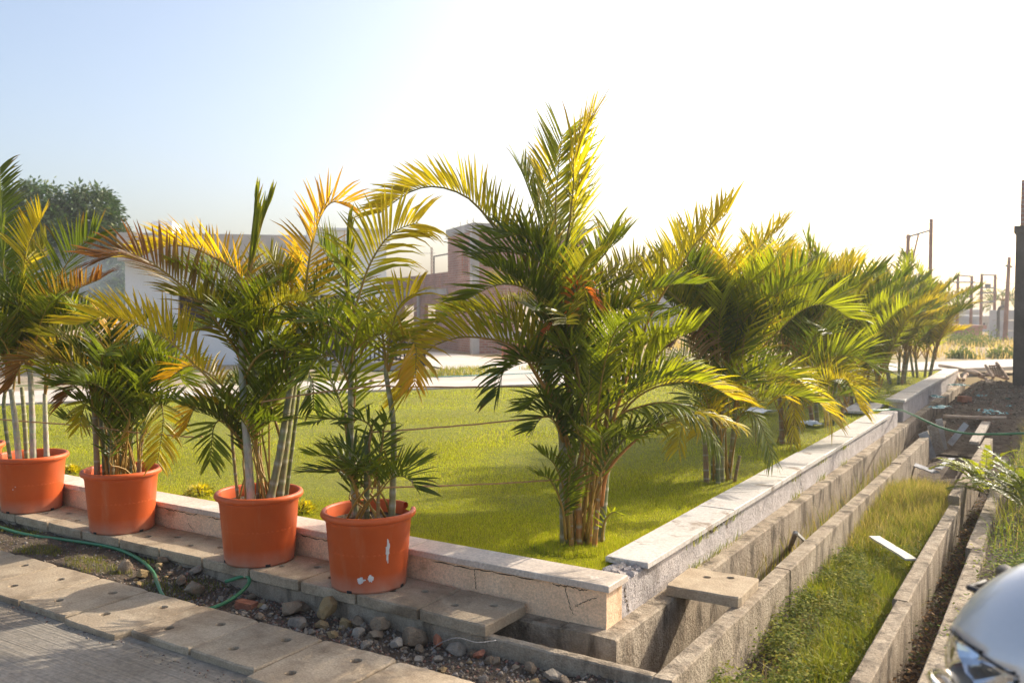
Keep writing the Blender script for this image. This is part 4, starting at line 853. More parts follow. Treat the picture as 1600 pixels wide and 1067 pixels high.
# ------------------------------------------------------------------ rubble
def rock_mesh(seed, mat, flat=.75, cuts=20):
    rg = random.Random(seed); bm = bmesh.new(); bmesh.ops.create_icosphere(bm, subdivisions=3, radius=1)
    planes = [(Vector((rg.gauss(0, 1), rg.gauss(0, 1), rg.gauss(0, .8))).normalized(), rg.uniform(.46, .80)) for _ in range(cuts)]
    for v in bm.verts:
        for n_, d in planes:
            k = v.co.dot(n_)
            if k > d: v.co -= n_*(k-d)*.99
        v.co *= 1+.07*noise.noise(v.co*5+Vector((seed, 0, 0))); v.co.z *= flat
    me = bpy.data.meshes.new('rock'); bm.to_mesh(me); bm.free(); me.materials.append(MATS[mat]); return me
RM = {k: [rock_mesh(s+i*3, k, .7+.05*i) for i in range(4)] for k, s in (('rock', 1), ('grey_rock', 50), ('ochre_rock', 90), ('red_brick', 120))}
def rock(u, v, size, label, mat='rock', group=None, rot=0, sc=(1, 1, 1), idx=None, sink=.25, cat='stone', name='rubble_stone', zref=-.13):
    rg = random.Random(int(u*7+v)); p = atz(u, v, zref); p.y = min(p.y, 3.385-size*.6)
    o = link(name, RM[mat][idx if idx is not None else rg.randrange(4)])
    o.location = (p.x, p.y, dirt_h(p.x, p.y)+size*sc[2]*(.7-sink)); o.scale = (size*sc[0], size*sc[1], size*sc[2]); o.rotation_euler = (rg.uniform(-.3, .3), rg.uniform(-.3, .3), rot+rg.uniform(0, 6))
    return tag(o, label, cat, group)
rock(512, 965, .085, 'large ochre boulder leaning on the slab edge beside the cracked pot', 'ochre_rock', sc=(.8, .75, 1.25), idx=1, sink=-.05, name='boulder')
BIG = [(453, 955, .062, 'rock', 'dark flat stone left of the ochre boulder'), (478, 945, .05, 'rock', 'rounded dark stone touching the ochre boulder'), (464, 975, .055, 'grey_rock', 'pale grey angular stone left below the ochre boulder'),
       (504, 975, .04, 'ochre_rock', 'tan stone just below the ochre boulder'), (540, 972, .04, 'ochre_rock', 'ochre stone right of the boulder foot'), (577, 965, .045, 'rock', 'brown round stone below the cracked pot'),
       (560, 990, .045, 'grey_rock', 'light grey rounded stone below the cracked pot'), (588, 992, .045, 'rock', 'squarish brown stone in the middle of the rubble'), (612, 975, .065, 'rock', 'big dark stone in shade under the slab edge'),
       (655, 995, .075, 'rock', 'wide brown stone beside the red brick fragment'), (683, 1022, .030, 'grey_rock', 'pale long stone in front of the red brick fragment'), (728, 1002, .05, 'grey_rock', 'grey stone under the last cover slab'),
       (655, 1022, .028, 'grey_rock', 'bluish flat chip in front of the wide brown stone'), (620, 1005, .04, 'grey_rock', 'grey stone between the squarish stone and the wide brown one'), (195, 905, .055, 'rock', 'brown stone under the hose bend, left one'),
       (222, 912, .045, 'ochre_rock', 'tan stone beside the hose bend'), (283, 920, .05, 'rock', 'brown stone right of the hose bend'), (302, 930, .06, 'rock', 'broad stone partly hidden by the road-edge slabs'), (277, 888, .035, 'rock', 'small brown stone near the slab edge above the hose end'),
       (315, 905, .04, 'grey_rock', 'grey stone between the hose bend and its nozzle end'), (865, 1055, .055, 'grey_rock', 'grey stone at the bottom edge near the drain wall corner'), (830, 1045, .035, 'rock', 'brown stone near the bottom edge by the drain wall'), (765, 1030, .03, 'rock', 'small stone below the open drain wall'),
       (520, 992, .03, 'ochre_rock', 'small ochre stone next to the road-edge slabs'), (487, 988, .028, 'grey_rock', 'small grey stone next to the road-edge slabs'), (70, 806, .045, 'grey_rock', 'pale stone on the dirt by the left pot slabs')]
for u, v, s, mt, lab in BIG: rock(u, v, s*1.15, lab, mt, 'stones in the rubble strip', sc=(1.1, .95, .9))
rock(697, 998, .055, 'red brick fragment standing beside the wide brown stone', 'red_brick', sc=(.7, .7, 1.1), cat='brick', name='brick_fragment', sink=.1)
rock(758, 1015, .045, 'dull red brick fragment near the end of the cover slabs', 'red_brick', sc=(.9, .8, .9), cat='brick', name='brick_fragment')
rg = random.Random(77)
for k in range(150):
    x = rg.uniform(-3.95, -1.45) if k < 120 else rg.uniform(-4.6, -3.7); y = rg.uniform(2.99, 3.38); s = rg.choice([.010, .013, .016, .02, .026, .034])
    mt = rg.choice(['rock', 'rock', 'grey_rock', 'ochre_rock']); o = link('rubble_stone', RM[mt][rg.randrange(4)])
    o.location = (x, y, dirt_h(x, y)+s*.35); o.scale = (s*rg.uniform(.8, 1.3), s, s*rg.uniform(.7, 1)); o.rotation_euler = (rg.uniform(-.4, .4), rg.uniform(-.4, .4), rg.uniform(0, 6))
    cn_ = {'rock': 'brown', 'grey_rock': 'grey', 'ochre_rock': 'ochre'}[mt]; tag(o, 'small loose %s stone in the rubble strip between the two slab rows' % cn_, 'stone', 'small %s loose stones in the rubble strip' % cn_)
def rough_brick(p, rz, label, seed, l=.115, w=.055, h=.04, tilt=0):
    m = MB(); m.box(-l/2, l/2, -w/2, w/2, -h/2, h/2); bm = bmesh.new(); me = m.mesh('brick', 'red_brick'); bm.from_mesh(me)
    bmesh.ops.subdivide_edges(bm, edges=bm.edges, cuts=3, use_grid_fill=True)
    for v in bm.verts: v.co += Vector((1, 1, 1))*.003*noise.noise(v.co*40+Vector((seed, 0, 0))); v.co *= 1-.5*max(0, v.co.length-.058)
    bm.to_mesh(me); bm.free(); o = link('brick', me); o.location = p; o.rotation_euler = (tilt, .05, rz); return tag(o, label, 'brick')
p = atz(385, 935, -.1); rough_brick((p.x, p.y, dirt_h(p.x, p.y)+.022), R(10), 'red brick lying under the hose end', 1)
def gravel(name, cnt, region, zf, s0, s1, cols, seed, label):
    rg = np.random.default_rng(seed); x0, x1, y0, y1 = region; x = rg.uniform(x0, x1, cnt); y = rg.uniform(y0, y1, cnt)
    base = np.array([(1, 0, -.3), (-.5, .87, -.3), (-.5, -.87, -.3), (.1, .1, .8), (.7, .6, .2), (-.6, .1, .4)]); fc = np.array([(0, 1, 4), (1, 3, 4), (0, 4, 3), (1, 5, 3), (1, 2, 5), (2, 3, 5), (0, 3, 2), (0, 2, 1)])
    V = np.zeros((cnt, 6, 3)); C = np.zeros((cnt, 6, 3))
    for i in range(cnt):
        s = rg.uniform(s0, s1)*(1 if rg.random() < .85 else 1.7); a = rg.uniform(0, 6.28); M_ = np.array([[math.cos(a), -math.sin(a), 0], [math.sin(a), math.cos(a), 0], [0, 0, 1]])
        V[i] = (base*(1+rg.uniform(-.35, .35, (6, 3)))*s)@M_.T+np.array([x[i], y[i], zf(x[i], y[i])+s*.15]); C[i] = np.array(cols[rg.integers(len(cols))])*rg.uniform(.7, 1.2)
    F = (fc[None]+(np.arange(cnt)*6)[:, None, None]).reshape(-1, 3)
    return tag(link(name, np_mesh(name, V.reshape(-1, 3), F, C.reshape(-1, 3), 'gravel_stone')), label, 'gravel', kind='stuff')
m_, n_, l_, b_ = new_mat('gravel_stone'); a_ = n_.new('ShaderNodeAttribute'); a_.attribute_name = 'Col'; l_.new(a_.outputs['Color'], b_.inputs['Base Color']); b_.inputs['Roughness'].default_value = .9
STC = [(.20, .17, .14), (.28, .25, .22), (.14, .11, .09), (.33, .27, .19), (.25, .13, .09)]
gravel('gravel', 3800, (-4.4, -1.40, 2.975, 3.40), dirt_h, .0035, .010, STC, 1, 'fine gravel and chippings of the rubble strip')
gravel('gravel', 1500, (-8.5, -4.2, 2.975, 3.40), dirt_h, .003, .008, STC, 2, 'scattered grit on the dirt before the left pots')
gravel('road_grit', 500, (-5.5, -1.5, 2.42, 2.52), lambda x, y: ROAD_Z, .002, .006, STC, 3, 'grit gathered along the slab edge on the road')

# ------------------------------------------------------------------ grass, weeds, litter (stuff)
def blades(name, pts, hmin, hmax, w, cols, seed, label, lean=.5, mat='grass_blade', cat='grass'):
    rg = np.random.default_rng(seed); P = np.array(pts); n = len(P); a = rg.uniform(0, 6.28, n); la = rg.uniform(0, 6.28, n); h = rg.uniform(hmin, hmax, n); ln = rg.uniform(.1, 1, n)*lean*h
    dx, dy = np.cos(a)*w/2, np.sin(a)*w/2; L = np.stack([np.cos(la)*ln, np.sin(la)*ln], 1)
    V = np.zeros((n, 5, 3)); z = P[:, 2]
    V[:, 0] = np.stack([P[:, 0]-dx, P[:, 1]-dy, z-.01], 1); V[:, 1] = np.stack([P[:, 0]+dx, P[:, 1]+dy, z-.01], 1)
    V[:, 2] = np.stack([P[:, 0]-dx*.8+L[:, 0]*.35, P[:, 1]-dy*.8+L[:, 1]*.35, z+h*.6], 1); V[:, 3] = np.stack([P[:, 0]+dx*.8+L[:, 0]*.35, P[:, 1]+dy*.8+L[:, 1]*.35, z+h*.6], 1)
    V[:, 4] = np.stack([P[:, 0]+L[:, 0], P[:, 1]+L[:, 1], z+h*(1-.25*ln/h)], 1)
    F = (np.array([(0, 1, 3), (0, 3, 2), (2, 3, 4)])[None]+(np.arange(n)*5)[:, None, None]).reshape(-1, 3)
    ci = rg.integers(0, len(cols), n); C = np.repeat((np.array(cols)[ci]*rg.uniform(.75, 1.25, (n, 1)))[:, None, :], 5, 1).reshape(-1, 3)
    return tag(link(name, np_mesh(name, V.reshape(-1, 3), F, C, mat)), label, cat, kind='stuff')
def leafy(name, pts, r, per, size, cols, seed, label, hgt=.12, cat='weeds'):
    """low creeping weeds: sprigs of small rounded leaves"""
    rg = np.random.default_rng(seed); V = []; C = []
    for p in pts:
        cl = np.array(cols[rg.integers(len(cols))]); hh = hgt*rg.uniform(.5, 1.3)
        for k in range(per):
            q = np.array(p)+np.array([rg.normal(0, r), rg.normal(0, r), rg.uniform(.0, 1)*hh]); a = rg.uniform(0, 6.28); t = rg.uniform(-.5, .6); s = size*rg.uniform(.6, 1.3)
            d = np.array([math.cos(a)*math.cos(t), math.sin(a)*math.cos(t), math.sin(t)]); w = np.array([-math.sin(a), math.cos(a), rg.uniform(-.4, .4)])
            V += [q-d*s*.5, q+w*s*.36, q+d*s*.6, q-w*s*.36]; C += [cl*rg.uniform(.7, 1.3)]*4
    V = np.array(V); F = np.arange(len(V)).reshape(-1, 4)
    return tag(link(name, np_mesh(name, V, F, np.array(C), 'weed_leaf')), label, cat, kind='stuff')
rg = random.Random(21)
def pts_in(n, x0, x1, y0, y1, hf, keep=None):
    out = []
    while len(out) < n:
        x, y = rg.uniform(x0, x1), rg.uniform(y0, y1)
        if keep is None or rg.random() < keep(x, y): out.append((x, y, hf(x, y)))
    return out
GC = [(.13, .17, .016), (.19, .23, .022), (.27, .27, .03)]; DC = [(.33, .27, .10), (.40, .32, .14), (.20, .21, .05), (.28, .25, .08)]
def clumps(n, x0, x1, y0, y1, hf, k, rad, seed):
    q = random.Random(seed); out = []
    for _ in range(n):
        cx, cy = q.uniform(x0, x1), q.uniform(y0, y1); rr = rad*q.uniform(.5, 1.4)
        for _ in range(int(k*q.uniform(.5, 1.5))):
            x, y = min(x1, max(x0, q.gauss(cx, rr))), q.gauss(cy, rr); out.append((x, y, hf(x, y)))
    return out
blades('strip_grass', clumps(120, -1.10, -.765, 3.6, 7.2, s1_h, 130, .055, 51)+clumps(60, -1.34, -.765, 5.4, 7.4, s1_h, 140, .06, 52), .05, .21, .004, GC, 5, 'green grass clumps growing in the strip between the drain walls', .9)
blades('strip_straw', clumps(50, -1.25, -.78, 3.6, 7.0, s1_h, 60, .06, 53), .04, .20, .003, DC, 55, 'dry straw stalks among the weeds between the drain walls', 1.1)
blades('dry_grass', pts_in(15000, -1.35, -.78, 6.6, 9.4, s1_h, lambda x, y: max(0, min(1, (y-6.4)/1.3))), .06, .24, .004, DC+GC[1:2], 6, 'dry straw-coloured grass at the far end of the weed strip', .7)
leafy('creeping_weeds', clumps(46, -1.345, -1.02, 3.4, 6.4, s1_h, 15, .07, 61)+clumps(16, -1.05, -.78, 3.5, 6.6, s1_h, 11, .06, 62), .03, 26, .019, [(.10, .14, .022), (.17, .20, .03), (.27, .27, .05)], 7, 'leafy creeping weeds along the foot of the drain wall', .17)
leafy('strip_litter', pts_in(70, -1.2, -.78, 3.5, 6.8, s1_h), .03, 5, .026, [(.30, .19, .09), (.22, .13, .06), (.40, .28, .15)], 17, 'fallen brown leaves among the weeds of the strip', .10, 'litter')
leafy('bank_weeds', pts_in(2000, -.40, 1.4, 4.2, 10.5, s2_h, lambda x, y: .3+.7*(vnoise(x*1.9, y*1.2, 5) > -.1)), .045, 26, .020, [(.10, .16, .02), (.16, .22, .03), (.24, .26, .05)], 8, 'leafy weeds on the bank right of the drains', .22)
blades('bank_grass', pts_in(11000, -.41, 1.6, 6.5, 15, s2_h), .08, .36, .005, GC+GC+DC, 9, 'tall mixed green and dry grass on the right bank', .7)
blades('dirt_tufts', pts_in(2600, -6.4, -4.05, 2.99, 3.36, dirt_h, lambda x, y: 1.0 if vnoise(x*2.3, y*4, 8) > .12 else .04), .012, .035, .003, [(.15, .17, .03), (.22, .20, .05), (.12, .14, .03)], 10, 'sparse yellowish grass on the dirt under the hose', .9)
blades('drain_weeds', pts_in(1500, -1.75, -1.46, 5.5, 11, lambda x, y: -.55), .10, .5, .005, GC+DC, 11, 'weeds growing out of the open drain', .4)
leafy('drain_litter', pts_in(420, -.66, -.51, 2.6, 9, lambda x, y: -.33), .03, 14, .024, [(.13, .08, .04), (.22, .13, .06), (.08, .05, .03), (.09, .11, .03)], 12, 'dead leaves and litter in the narrow drain', .10, 'litter')
leafy('drain_litter', pts_in(150, -1.74, -1.47, 3.9, 9, lambda x, y: -.56), .03, 12, .022, [(.13, .08, .04), (.20, .12, .06), (.09, .11, .03)], 13, 'dead leaves on the floor of the open drain', .05, 'litter')
blades('wall_tufts', [(-1.85+rg.uniform(-.01, .03), rg.choice([4.95, 5.3, 5.62, 7.2, 8.1, 9.0])+rg.gauss(0, .09), .10 if rg.random() < .4 else -.06) for _ in range(420)], .02, .08, .003, GC, 14, 'thin grass sprouting from the wall joints', 1.0)
fieldpts = []
while len(fieldpts) < 9000:
    x, y = rg.uniform(-16, 4), rg.uniform(26, 46)
    if vnoise(x*.5, y*.5, 1) > -.25: fieldpts.append((x, y, .06))
blades('field_grass', fieldpts, .08, .30, .03, [(.40, .31, .15), (.46, .36, .19), (.33, .26, .11), (.36, .30, .13)], 15, 'dry tan grass of the open field beyond the far road', .6)
vp = []
while len(vp) < 5000:
    t, w = rg.uniform(6, 17), rg.uniform(2.1, 4.2); p_ = lp(t, w, .11)
    if vnoise(p_[0]*.8, p_[1]*.8, 2) > .0: vp.append(p_)
blades('verge_grass', vp, .04, .14, .012, GC+DC[:1], 16, 'patchy grass on the verge by the iron gate', .8)
for k, (u, v, d, r, lab) in enumerate(((1498, 538, 33, .55, 'small green bush left in the far field'), (1526, 540, 31, .75, 'wider green bush in the middle of the far field'), (1568, 562, 24, .4, 'low green bush beside the dark unfinished building'), (1504, 560, 24, .35, 'low bush on the heap of earth beyond the far road'))):
    p = atd(u, v, d); p.z = .06; root = empty('field_bush', p, lab, 'bush', 'bushes in the far field'); ml = MB(); ms = MB()
    for i in range(700):
        q = p+Vector((rg.gauss(0, r*.45), rg.gauss(0, r*.45), abs(rg.gauss(0, r*.3)))); a = Vector((rg.gauss(0, 1), rg.gauss(0, 1), rg.gauss(0, 1))).normalized(); w = a.orthogonal().normalized(); l = .05
        ml.add([q-a*l, q+w*l*.5, q+a*l, q-w*l*.5], [(0, 1, 2, 3)], lerp((.07, .12, .03), (.16, .20, .05), rg.random()))
    for i in range(6): ms.tube([p, p+Vector((rg.uniform(-r, r)*.5, rg.uniform(-r, r)*.5, r*.5))], [.015, .006], 5)
    ml.build('foliage', 'weed_leaf', root); ms.build('twigs', 'bark', root)
# feathery bright shrub leaning over the narrow drain
def fern_bush(base, label, n, ln, seed, key):
    root = empty('feathery_shrub', base, label, 'shrub'); rg = random.Random(seed)
    for k in range(n):
        rand_frond(root, Vector(base)+Vector((rg.uniform(-.05, .05), rg.uniform(-.08, .08), rg.uniform(0, .15))), rg.uniform(0, 6.28) if k % 2 else rg.uniform(2.4, 4.2), ln*rg.uniform(.6, 1.1), rg.uniform(15, 75), rg.uniform(30, 90), key, seed=k+seed*50, L=.05, wid=.016, spacing=.018, rad=.004, t0=.15, a0=70, a1=50, v=10, stalk=(.14, .12, .05), droop=.15)
fern_bush((-.55, 8.6, -.15), 'bright lime feathery shrub hanging over the narrow drain', 22, .48, 1, 'l')
fern_bush((-.2, 7.6, -.1), 'darker feathery shrub on the bank at the right picture edge', 22, .55, 2, 'g')

# ------------------------------------------------------------------ debris on the right
def plank(name, a, b, w, t, mat, label, cat='plank', group=None, upv=(0, 0, 1)):
    a, b = Vector(a), Vector(b); d = b-a; L = d.length; d.normalize(); s = d.cross(Vector(upv)).normalized(); n = s.cross(d)
    m = MB(); N = 6
    V = []
    for i in range(N+1):
        c = a.lerp(b, i/N)+n*(.003*vnoise(i*1.3, L)); ww = w*(1+.04*vnoise(i*2.1, L, 3))
        V += [c-s*ww/2-n*t/2, c+s*ww/2-n*t/2, c+s*ww/2+n*t/2, c-s*ww/2+n*t/2]
    F = [(i*4+k, i*4+(k+1) % 4, i*4+4+(k+1) % 4, i*4+4+k) for i in range(N) for k in range(4)]+[(3, 2, 1, 0), (N*4, N*4+1, N*4+2, N*4+3)]
    m.add(V, F); return tag(m.build(name, mat), label, cat, group)
plank('plank', atz(1366, 838, -.16), atz(1424, 874, -.16), .075, .012, 'white_board', 'cream board lying in the weeds between the drain walls')
plank('tile_offcut', atz(1424, 724, -.20), atz(1462, 738, -.22), .10, .012, 'grey_board', 'pale grey sheet offcut lying on the dry grass', 'offcut')
plank('tile_offcut', atz(1466, 732, -.18), atz(1488, 716, -.16), .06, .012, 'grey_board', 'narrow grey offcut propped beside the pale sheet', 'offcut')
plank('stick', atz(1232, 862, -.45), atd(1243, 832, 5.75), .03, .02, 'weathered_wood', 'dark wooden stick standing in the open drain', 'stick')
plank('stick', atd(1243, 831, 5.75), atz(1258, 846, -.08), .022, .014, 'white_board', 'pale splint leaning out of the open drain on its wall', 'stick')
LB = 'boards leaning on the drain wall'
plank('board', atd(1456, 716, 10.45), atd(1442, 676, 10.35), .105, .014, 'grey_board', 'grey ribbed board leaning on the drain wall, nearest of three', 'board', LB, (.4, -1, 0))
plank('board', atd(1469, 708, 10.65), atd(1456, 664, 10.5), .11, .018, 'weathered_wood', 'brown-grey board leaning on the drain wall, middle of three', 'board', LB, (.4, -1, 0))
plank('board', atd(1475, 702, 10.85), atd(1467, 655, 10.7), .075, .014, 'grey_board', 'tall grey board leaning on the drain wall, farthest of three', 'board', LB, (.3, -1, 0))
plank('board', atd(1484, 694, 10.9), atd(1510, 662, 10.9), .07, .015, 'grey_board', 'slanting grey board in the dark gap behind the leaning boards', 'board', None, (.2, -1, .2))
plank('board', atz(1522, 692, -.035), atz(1541, 660, -.03), .10, .03, 'weathered_wood', 'wide weathered board lying along the broken drain wall end', 'board')
cable('pole', [atz(1474, 650, .05), atz(1520, 652, .05), atz(1572, 653, .05)], .022, 'bamboo', 'brown bamboo pole laid across the drains', 'pole', 20)
# dark earth heap that buries the drains, in the shade of the unfinished building
def heap_h(x, y):
    f = max(0, min(1, (y-12.1)/1.3))*max(0, min(1, (20.6-y)/1.5))*max(0, min(1, (x+1.86)/.45))
    return -.34+f*(.04+.36+.10*vnoise(x*1.6, y*.9, 3)+.05*vnoise(x*5, y*5, 1)+.03*vnoise(x*13, y*13, 1))
sheet('earth_heap', 'dark_soil', -1.84, .5, 12.0, 21.4, heap_h, .08)
gravel('heap_rubble', 2200, (-1.7, -.5, 12.6, 20), heap_h, .006, .022, [(.15, .115, .08), (.22, .175, .13), (.11, .085, .06), (.22, .12, .08)], 7, 'earth clods and rubble on the dark heap')
p = atz(1507, 629, 0.05); rough_brick((p.x, p.y, heap_h(p.x, p.y)+.05), R(40), 'red brick block half buried in the dark earth heap', 3, .16, .12, .09)
def plastic_bag(u, v, z, s, label, seed, mat='teal_plastic'):
    rg = random.Random(seed); p = atz(u, v, z); bm = bmesh.new(); bmesh.ops.create_grid(bm, x_segments=12, y_segments=12, size=1)
    for w in bm.verts:
        q = w.co.copy(); r = q.length; w.co = Vector((q.x*s*(1+.4*noise.noise(q*2+Vector((seed, 0, 0)))), q.y*s*1.6*(1+.4*noise.noise(q*2+Vector((0, seed, 0)))), s*(.35*abs(noise.noise(q*2.5+Vector((seed, 3, 0))))+.25*(1-min(1, r)))+.01))
    me = bpy.data.meshes.new('plastic_bag'); bm.to_mesh(me); bm.free(); me.materials.append(MATS[mat]); o = link('plastic_bag', me); o.location = p; o.rotation_euler.z = rg.uniform(0, 6)
    return tag(o, label, 'plastic bag', 'torn plastic bags on the earth heap')
for i, (u, v, s, lab) in enumerate(((1462, 621, .10, 'torn teal plastic bag against the garden wall'), (1470, 638, .11, 'crumpled teal bag where the drain meets the earth heap'), (1498, 603, .10, 'teal bag high on the heap below the poles'), (1552, 623, .16, 'flat teal sheet on the right of the heap'), (1549, 646, .13, 'teal bag just beyond the bamboo pole'), (1569, 637, .10, 'small teal bag at the foot of the dark building'))):
    plastic_bag(u, v, .03, s, lab, i+1)
plastic_bag(1526, 655, .0, .07, 'crumpled white bag on the drain wall end under the bamboo pole', 12, 'white_plastic')
plastic_bag(1268, 663, .13, .10, 'white plastic scrap lying on the lawn by the third palm', 14, 'white_plastic')
plastic_bag(1178, 645, .13, .16, 'white and teal plastic sheet lying on the lawn behind the second palm', 15, 'white_plastic')
plastic_bag(1431, 812, -.28, .045, 'small brown plastic pouch in the weed strip', 16, 'dry_leaf')
LG = 'timber poles piled at the end of the garden wall'
for i, (a, b, r, lab) in enumerate(((((1468, 571), .20), ((1530, 585), .12), .035, 'longest pale pole jutting over the end of the garden wall'), (((1494, 577), .1), ((1499, 594), .05), .03, 'short upright stub at the left of the pole pile'), (((1513, 577), .12), ((1537, 588), .1), .03, 'pole lying in the middle of the pile'),
                                   (((1530, 588), .05), ((1546, 596), .03), .03, 'short pole at the front of the pile'), (((1511, 585), .08), ((1505, 594), .02), .035, 'stubby cut log at the pile front'), (((1541, 585), .05), ((1571, 591), .05), .03, 'bent pole under the wooden frame'))):
    cable('timber_pole', [atz(*a[0], a[1]), (atz(*a[0], a[1])+atz(*b[0], b[1]))/2+Vector((0, 0, .02)), atz(*b[0], b[1])], r, 'bamboo', lab, 'pole', 12, 0, LG)
rack = empty('wooden_frame', atz(1560, 588, .0), 'slatted wooden frame propped on the pole pile beside the dark building', 'frame')
m = MB(); m.tube([atd(1540, 571, 17.6), atd(1552, 590, 17.2)], .03, 8); m.build('side_pole', 'bamboo', rack)
m = MB(); m.tube([atd(1557, 567, 17.6), atd(1575, 592, 17.2)], .03, 8); m.build('side_pole', 'bamboo', rack)
for k in range(4):
    f = k/3; m = MB(); m.tube([atd(1545+6*f, 572+10*f, 17.5), atd(1562+8*f, 570+12*f, 17.5)], .012, 6); m.build('crossbar', 'bamboo', rack)
for k in range(5):
    f = k/4; m = MB(); m.tube([atd(1546+15*f, 571, 17.55), atd(1552+14*f, 587, 17.35)], .018, 6); m.build('slat', 'bamboo', rack)

# ------------------------------------------------------------------ buildings
def wall_face(m, A, B, z0, z1, openings, thick, out):
    """wall with real openings: A,B ends on the ground, openings (s0,s1,z0,z1) in metres along the wall"""
    A, B = Vector(A), Vector(B); d = (B-A); d.z = 0; L = d.length; d.normalize(); out = Vector(out).normalized()
    S = sorted({0, L, *[q for o in openings for q in o[:2]]}); Z = sorted({z0, z1, *[q for o in openings for q in o[2:]]})
    def pt(s, z, k): p = A+d*s-out*(thick*k); return (p.x, p.y, z)
    solid = lambda i, j: 0 <= i < len(S)-1 and 0 <= j < len(Z)-1 and not any(o[0]-1e-6 <= S[i] and S[i+1] <= o[1]+1e-6 and o[2]-1e-6 <= Z[j] and Z[j+1] <= o[3]+1e-6 for o in openings)
    for i in range(len(S)-1):
        for j in range(len(Z)-1):
            if not solid(i, j): continue
            a, b, c, e = S[i], S[i+1], Z[j], Z[j+1]
            m.add([pt(a, c, 0), pt(b, c, 0), pt(b, e, 0), pt(a, e, 0)], [(0, 1, 2, 3)]); m.uv += [(a, c), (b, c), (b, e), (a, e)]
            m.add([pt(a, c, 1), pt(b, c, 1), pt(b, e, 1), pt(a, e, 1)], [(3, 2, 1, 0)]); m.uv += [(a, c), (b, c), (b, e), (a, e)]
            for cond, q in ((not solid(i-1, j), (a, c, a, e)), (not solid(i+1, j), (b, e, b, c)), (not solid(i, j-1), (b, c, a, c)), (not solid(i, j+1), (a, e, b, e))):
                if cond:
                    m.add([pt(q[0], q[1], 0), pt(q[2], q[3], 0), pt(q[2], q[3], 1), pt(q[0], q[1], 1)], [(0, 1, 2, 3)]); m.uv += [(q[0], q[1]), (q[2], q[3]), (q[2]+thick, q[3]), (q[0]+thick, q[1])]
    return L, d
def build_uv(m, name, mat, parent):
    o = m.build(name, mat, parent)
    if len(m.uv) == len(m.v):
        uvl = o.data.uv_layers.new(name='UVMap')
        uvl.data.foreach_set('uv', np.array([m.uv[l.vertex_index] for l in o.data.loops], dtype=np.float32).ravel())
    return o
def flat(v): return Vector((v.x, v.y, 0))
# white house left
hA, hB = flat(atd(196, 477, 20.2)), flat(atd(604, 477, 21.4)); hd = (hB-hA).normalized(); ho = Vector((hd.y, -hd.x, 0)); hL = (hB-hA).length
if ho.dot(-flat(FW)) < 0: ho = -ho
def hs(u): # distance along the facade for a picture column
    r = ray(u, 477); den = r.x*hd.y-r.y*hd.x; t = (hA.x*hd.y-hA.y*hd.x)/den; return (Vector((r.x*t, r.y*t, 0))-hA).dot(hd)
def hz_(v, u=400): r = ray(u, v); s = hs(u); p = hA+hd*s; dep = flat(p).dot(FW)/1.0; return EYE+(477-v)*dep/FPX
house = empty('white_house', hA.lerp(hB, .5), 'white plastered house with flat roof and dark openings behind the lawn', 'house')
m = MB(); wall_face(m, hA, hB, .05, 3.0, [(hs(278), hs(332), .9, 1.85), (hs(500), hs(555), .25, 1.75), (hs(258), hs(274), .2, .88)], .2, ho); build_uv(m, 'front_wall', 'white_wall', house)
back = -ho*6.0
for a, b, nm in ((hB, hB+back, 'side_wall'), (hA+back, hA, 'side_wall'), (hB+back, hA+back, 'rear_wall')):
    m = MB(); o_ = Vector(((b-a).y, -(b-a).x, 0)); wall_face(m, a+ (b-a).normalized()*.21, b-(b-a).normalized()*.21, .05, 3.0, [], .2, o_); build_uv(m, nm, 'white_wall', house)
def hbox(s0, s1, o0, o1, z0, z1, nm, mat, par=None):
    c = hA+hd*((s0+s1)/2)+ho*((o0+o1)/2)+Vector((0, 0, (z0+z1)/2)); m = MB(); m.obox(c, hd, ho, (0, 0, 1), (s1-s0)/2, (o1-o0)/2, (z1-z0)/2); return m.build(nm, mat, par or house)
hbox(-.1, hL+.05, -6.1, .02, 3.003, 3.16, 'roof_slab', 'white_wall')
hbox(-.05, hs(478), .03, .5, 2.50, 3.12, 'balcony_band', 'shaded_band')
hbox(hs(480), hL+.08, .03, .16, 3.0, 3.27, 'cornice', 'white_wall'); hbox(hs(480), hL+.1, .03, .24, 3.275, 3.33, 'cornice_cap', 'white_wall')
hbox(hs(236), hs(268), -1.6, -.3, 3.165, 3.46, 'stair_head', 'white_wall')
hbox(hs(556), hL-.02, .004, .05, 2.32, 2.36, 'string_course', 'white_wall')
hbox(hs(278)+.02, hs(332)-.02, -.5, -.25, .92, 1.83, 'window', 'dark_opening'); hbox(hs(500)+.02, hs(555)-.02, -.6, -.3, .26, 1.74, 'garage_opening', 'dark_opening')  # dark blocks fill both openings, interior shade painted as colour
d_ = hbox(hs(258)+.02, hs(274)-.02, -.16, -.1, .2, .86, 'door', 'maroon_door'); hbox(hs(262), hs(264), -.095, -.06, .5, .56, 'handle', 'grey_steel', d_)
# iron gate on its plinth
gA, gB = flat(atd(498, 477, 18.2)), flat(atd(648, 477, 19.0)); gd = (gB-gA).normalized(); go = Vector((gd.y, -gd.x, 0)); gL = (gB-gA).length
gate = empty('iron_gate', gA.lerp(gB, .5), 'dark vertical-bar iron fence on a grey plinth before the white house', 'fence')
m = MB(); m.obox(gA.lerp(gB, .5)+Vector((0, 0, .20)), gd, go, (0, 0, 1), gL/2, .1, .1); m.build('plinth', 'bare_concrete', gate)
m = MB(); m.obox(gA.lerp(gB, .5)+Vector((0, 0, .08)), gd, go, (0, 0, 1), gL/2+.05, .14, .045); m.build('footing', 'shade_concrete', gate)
nb = 22
for k in range(nb):
    p = gA.lerp(gB, (k+.5)/nb); m = MB(); m.obox(p+Vector((0, 0, .62)), gd, go, (0, 0, 1), .018, .012, .31); m.build('bar', 'dark_gate', gate)
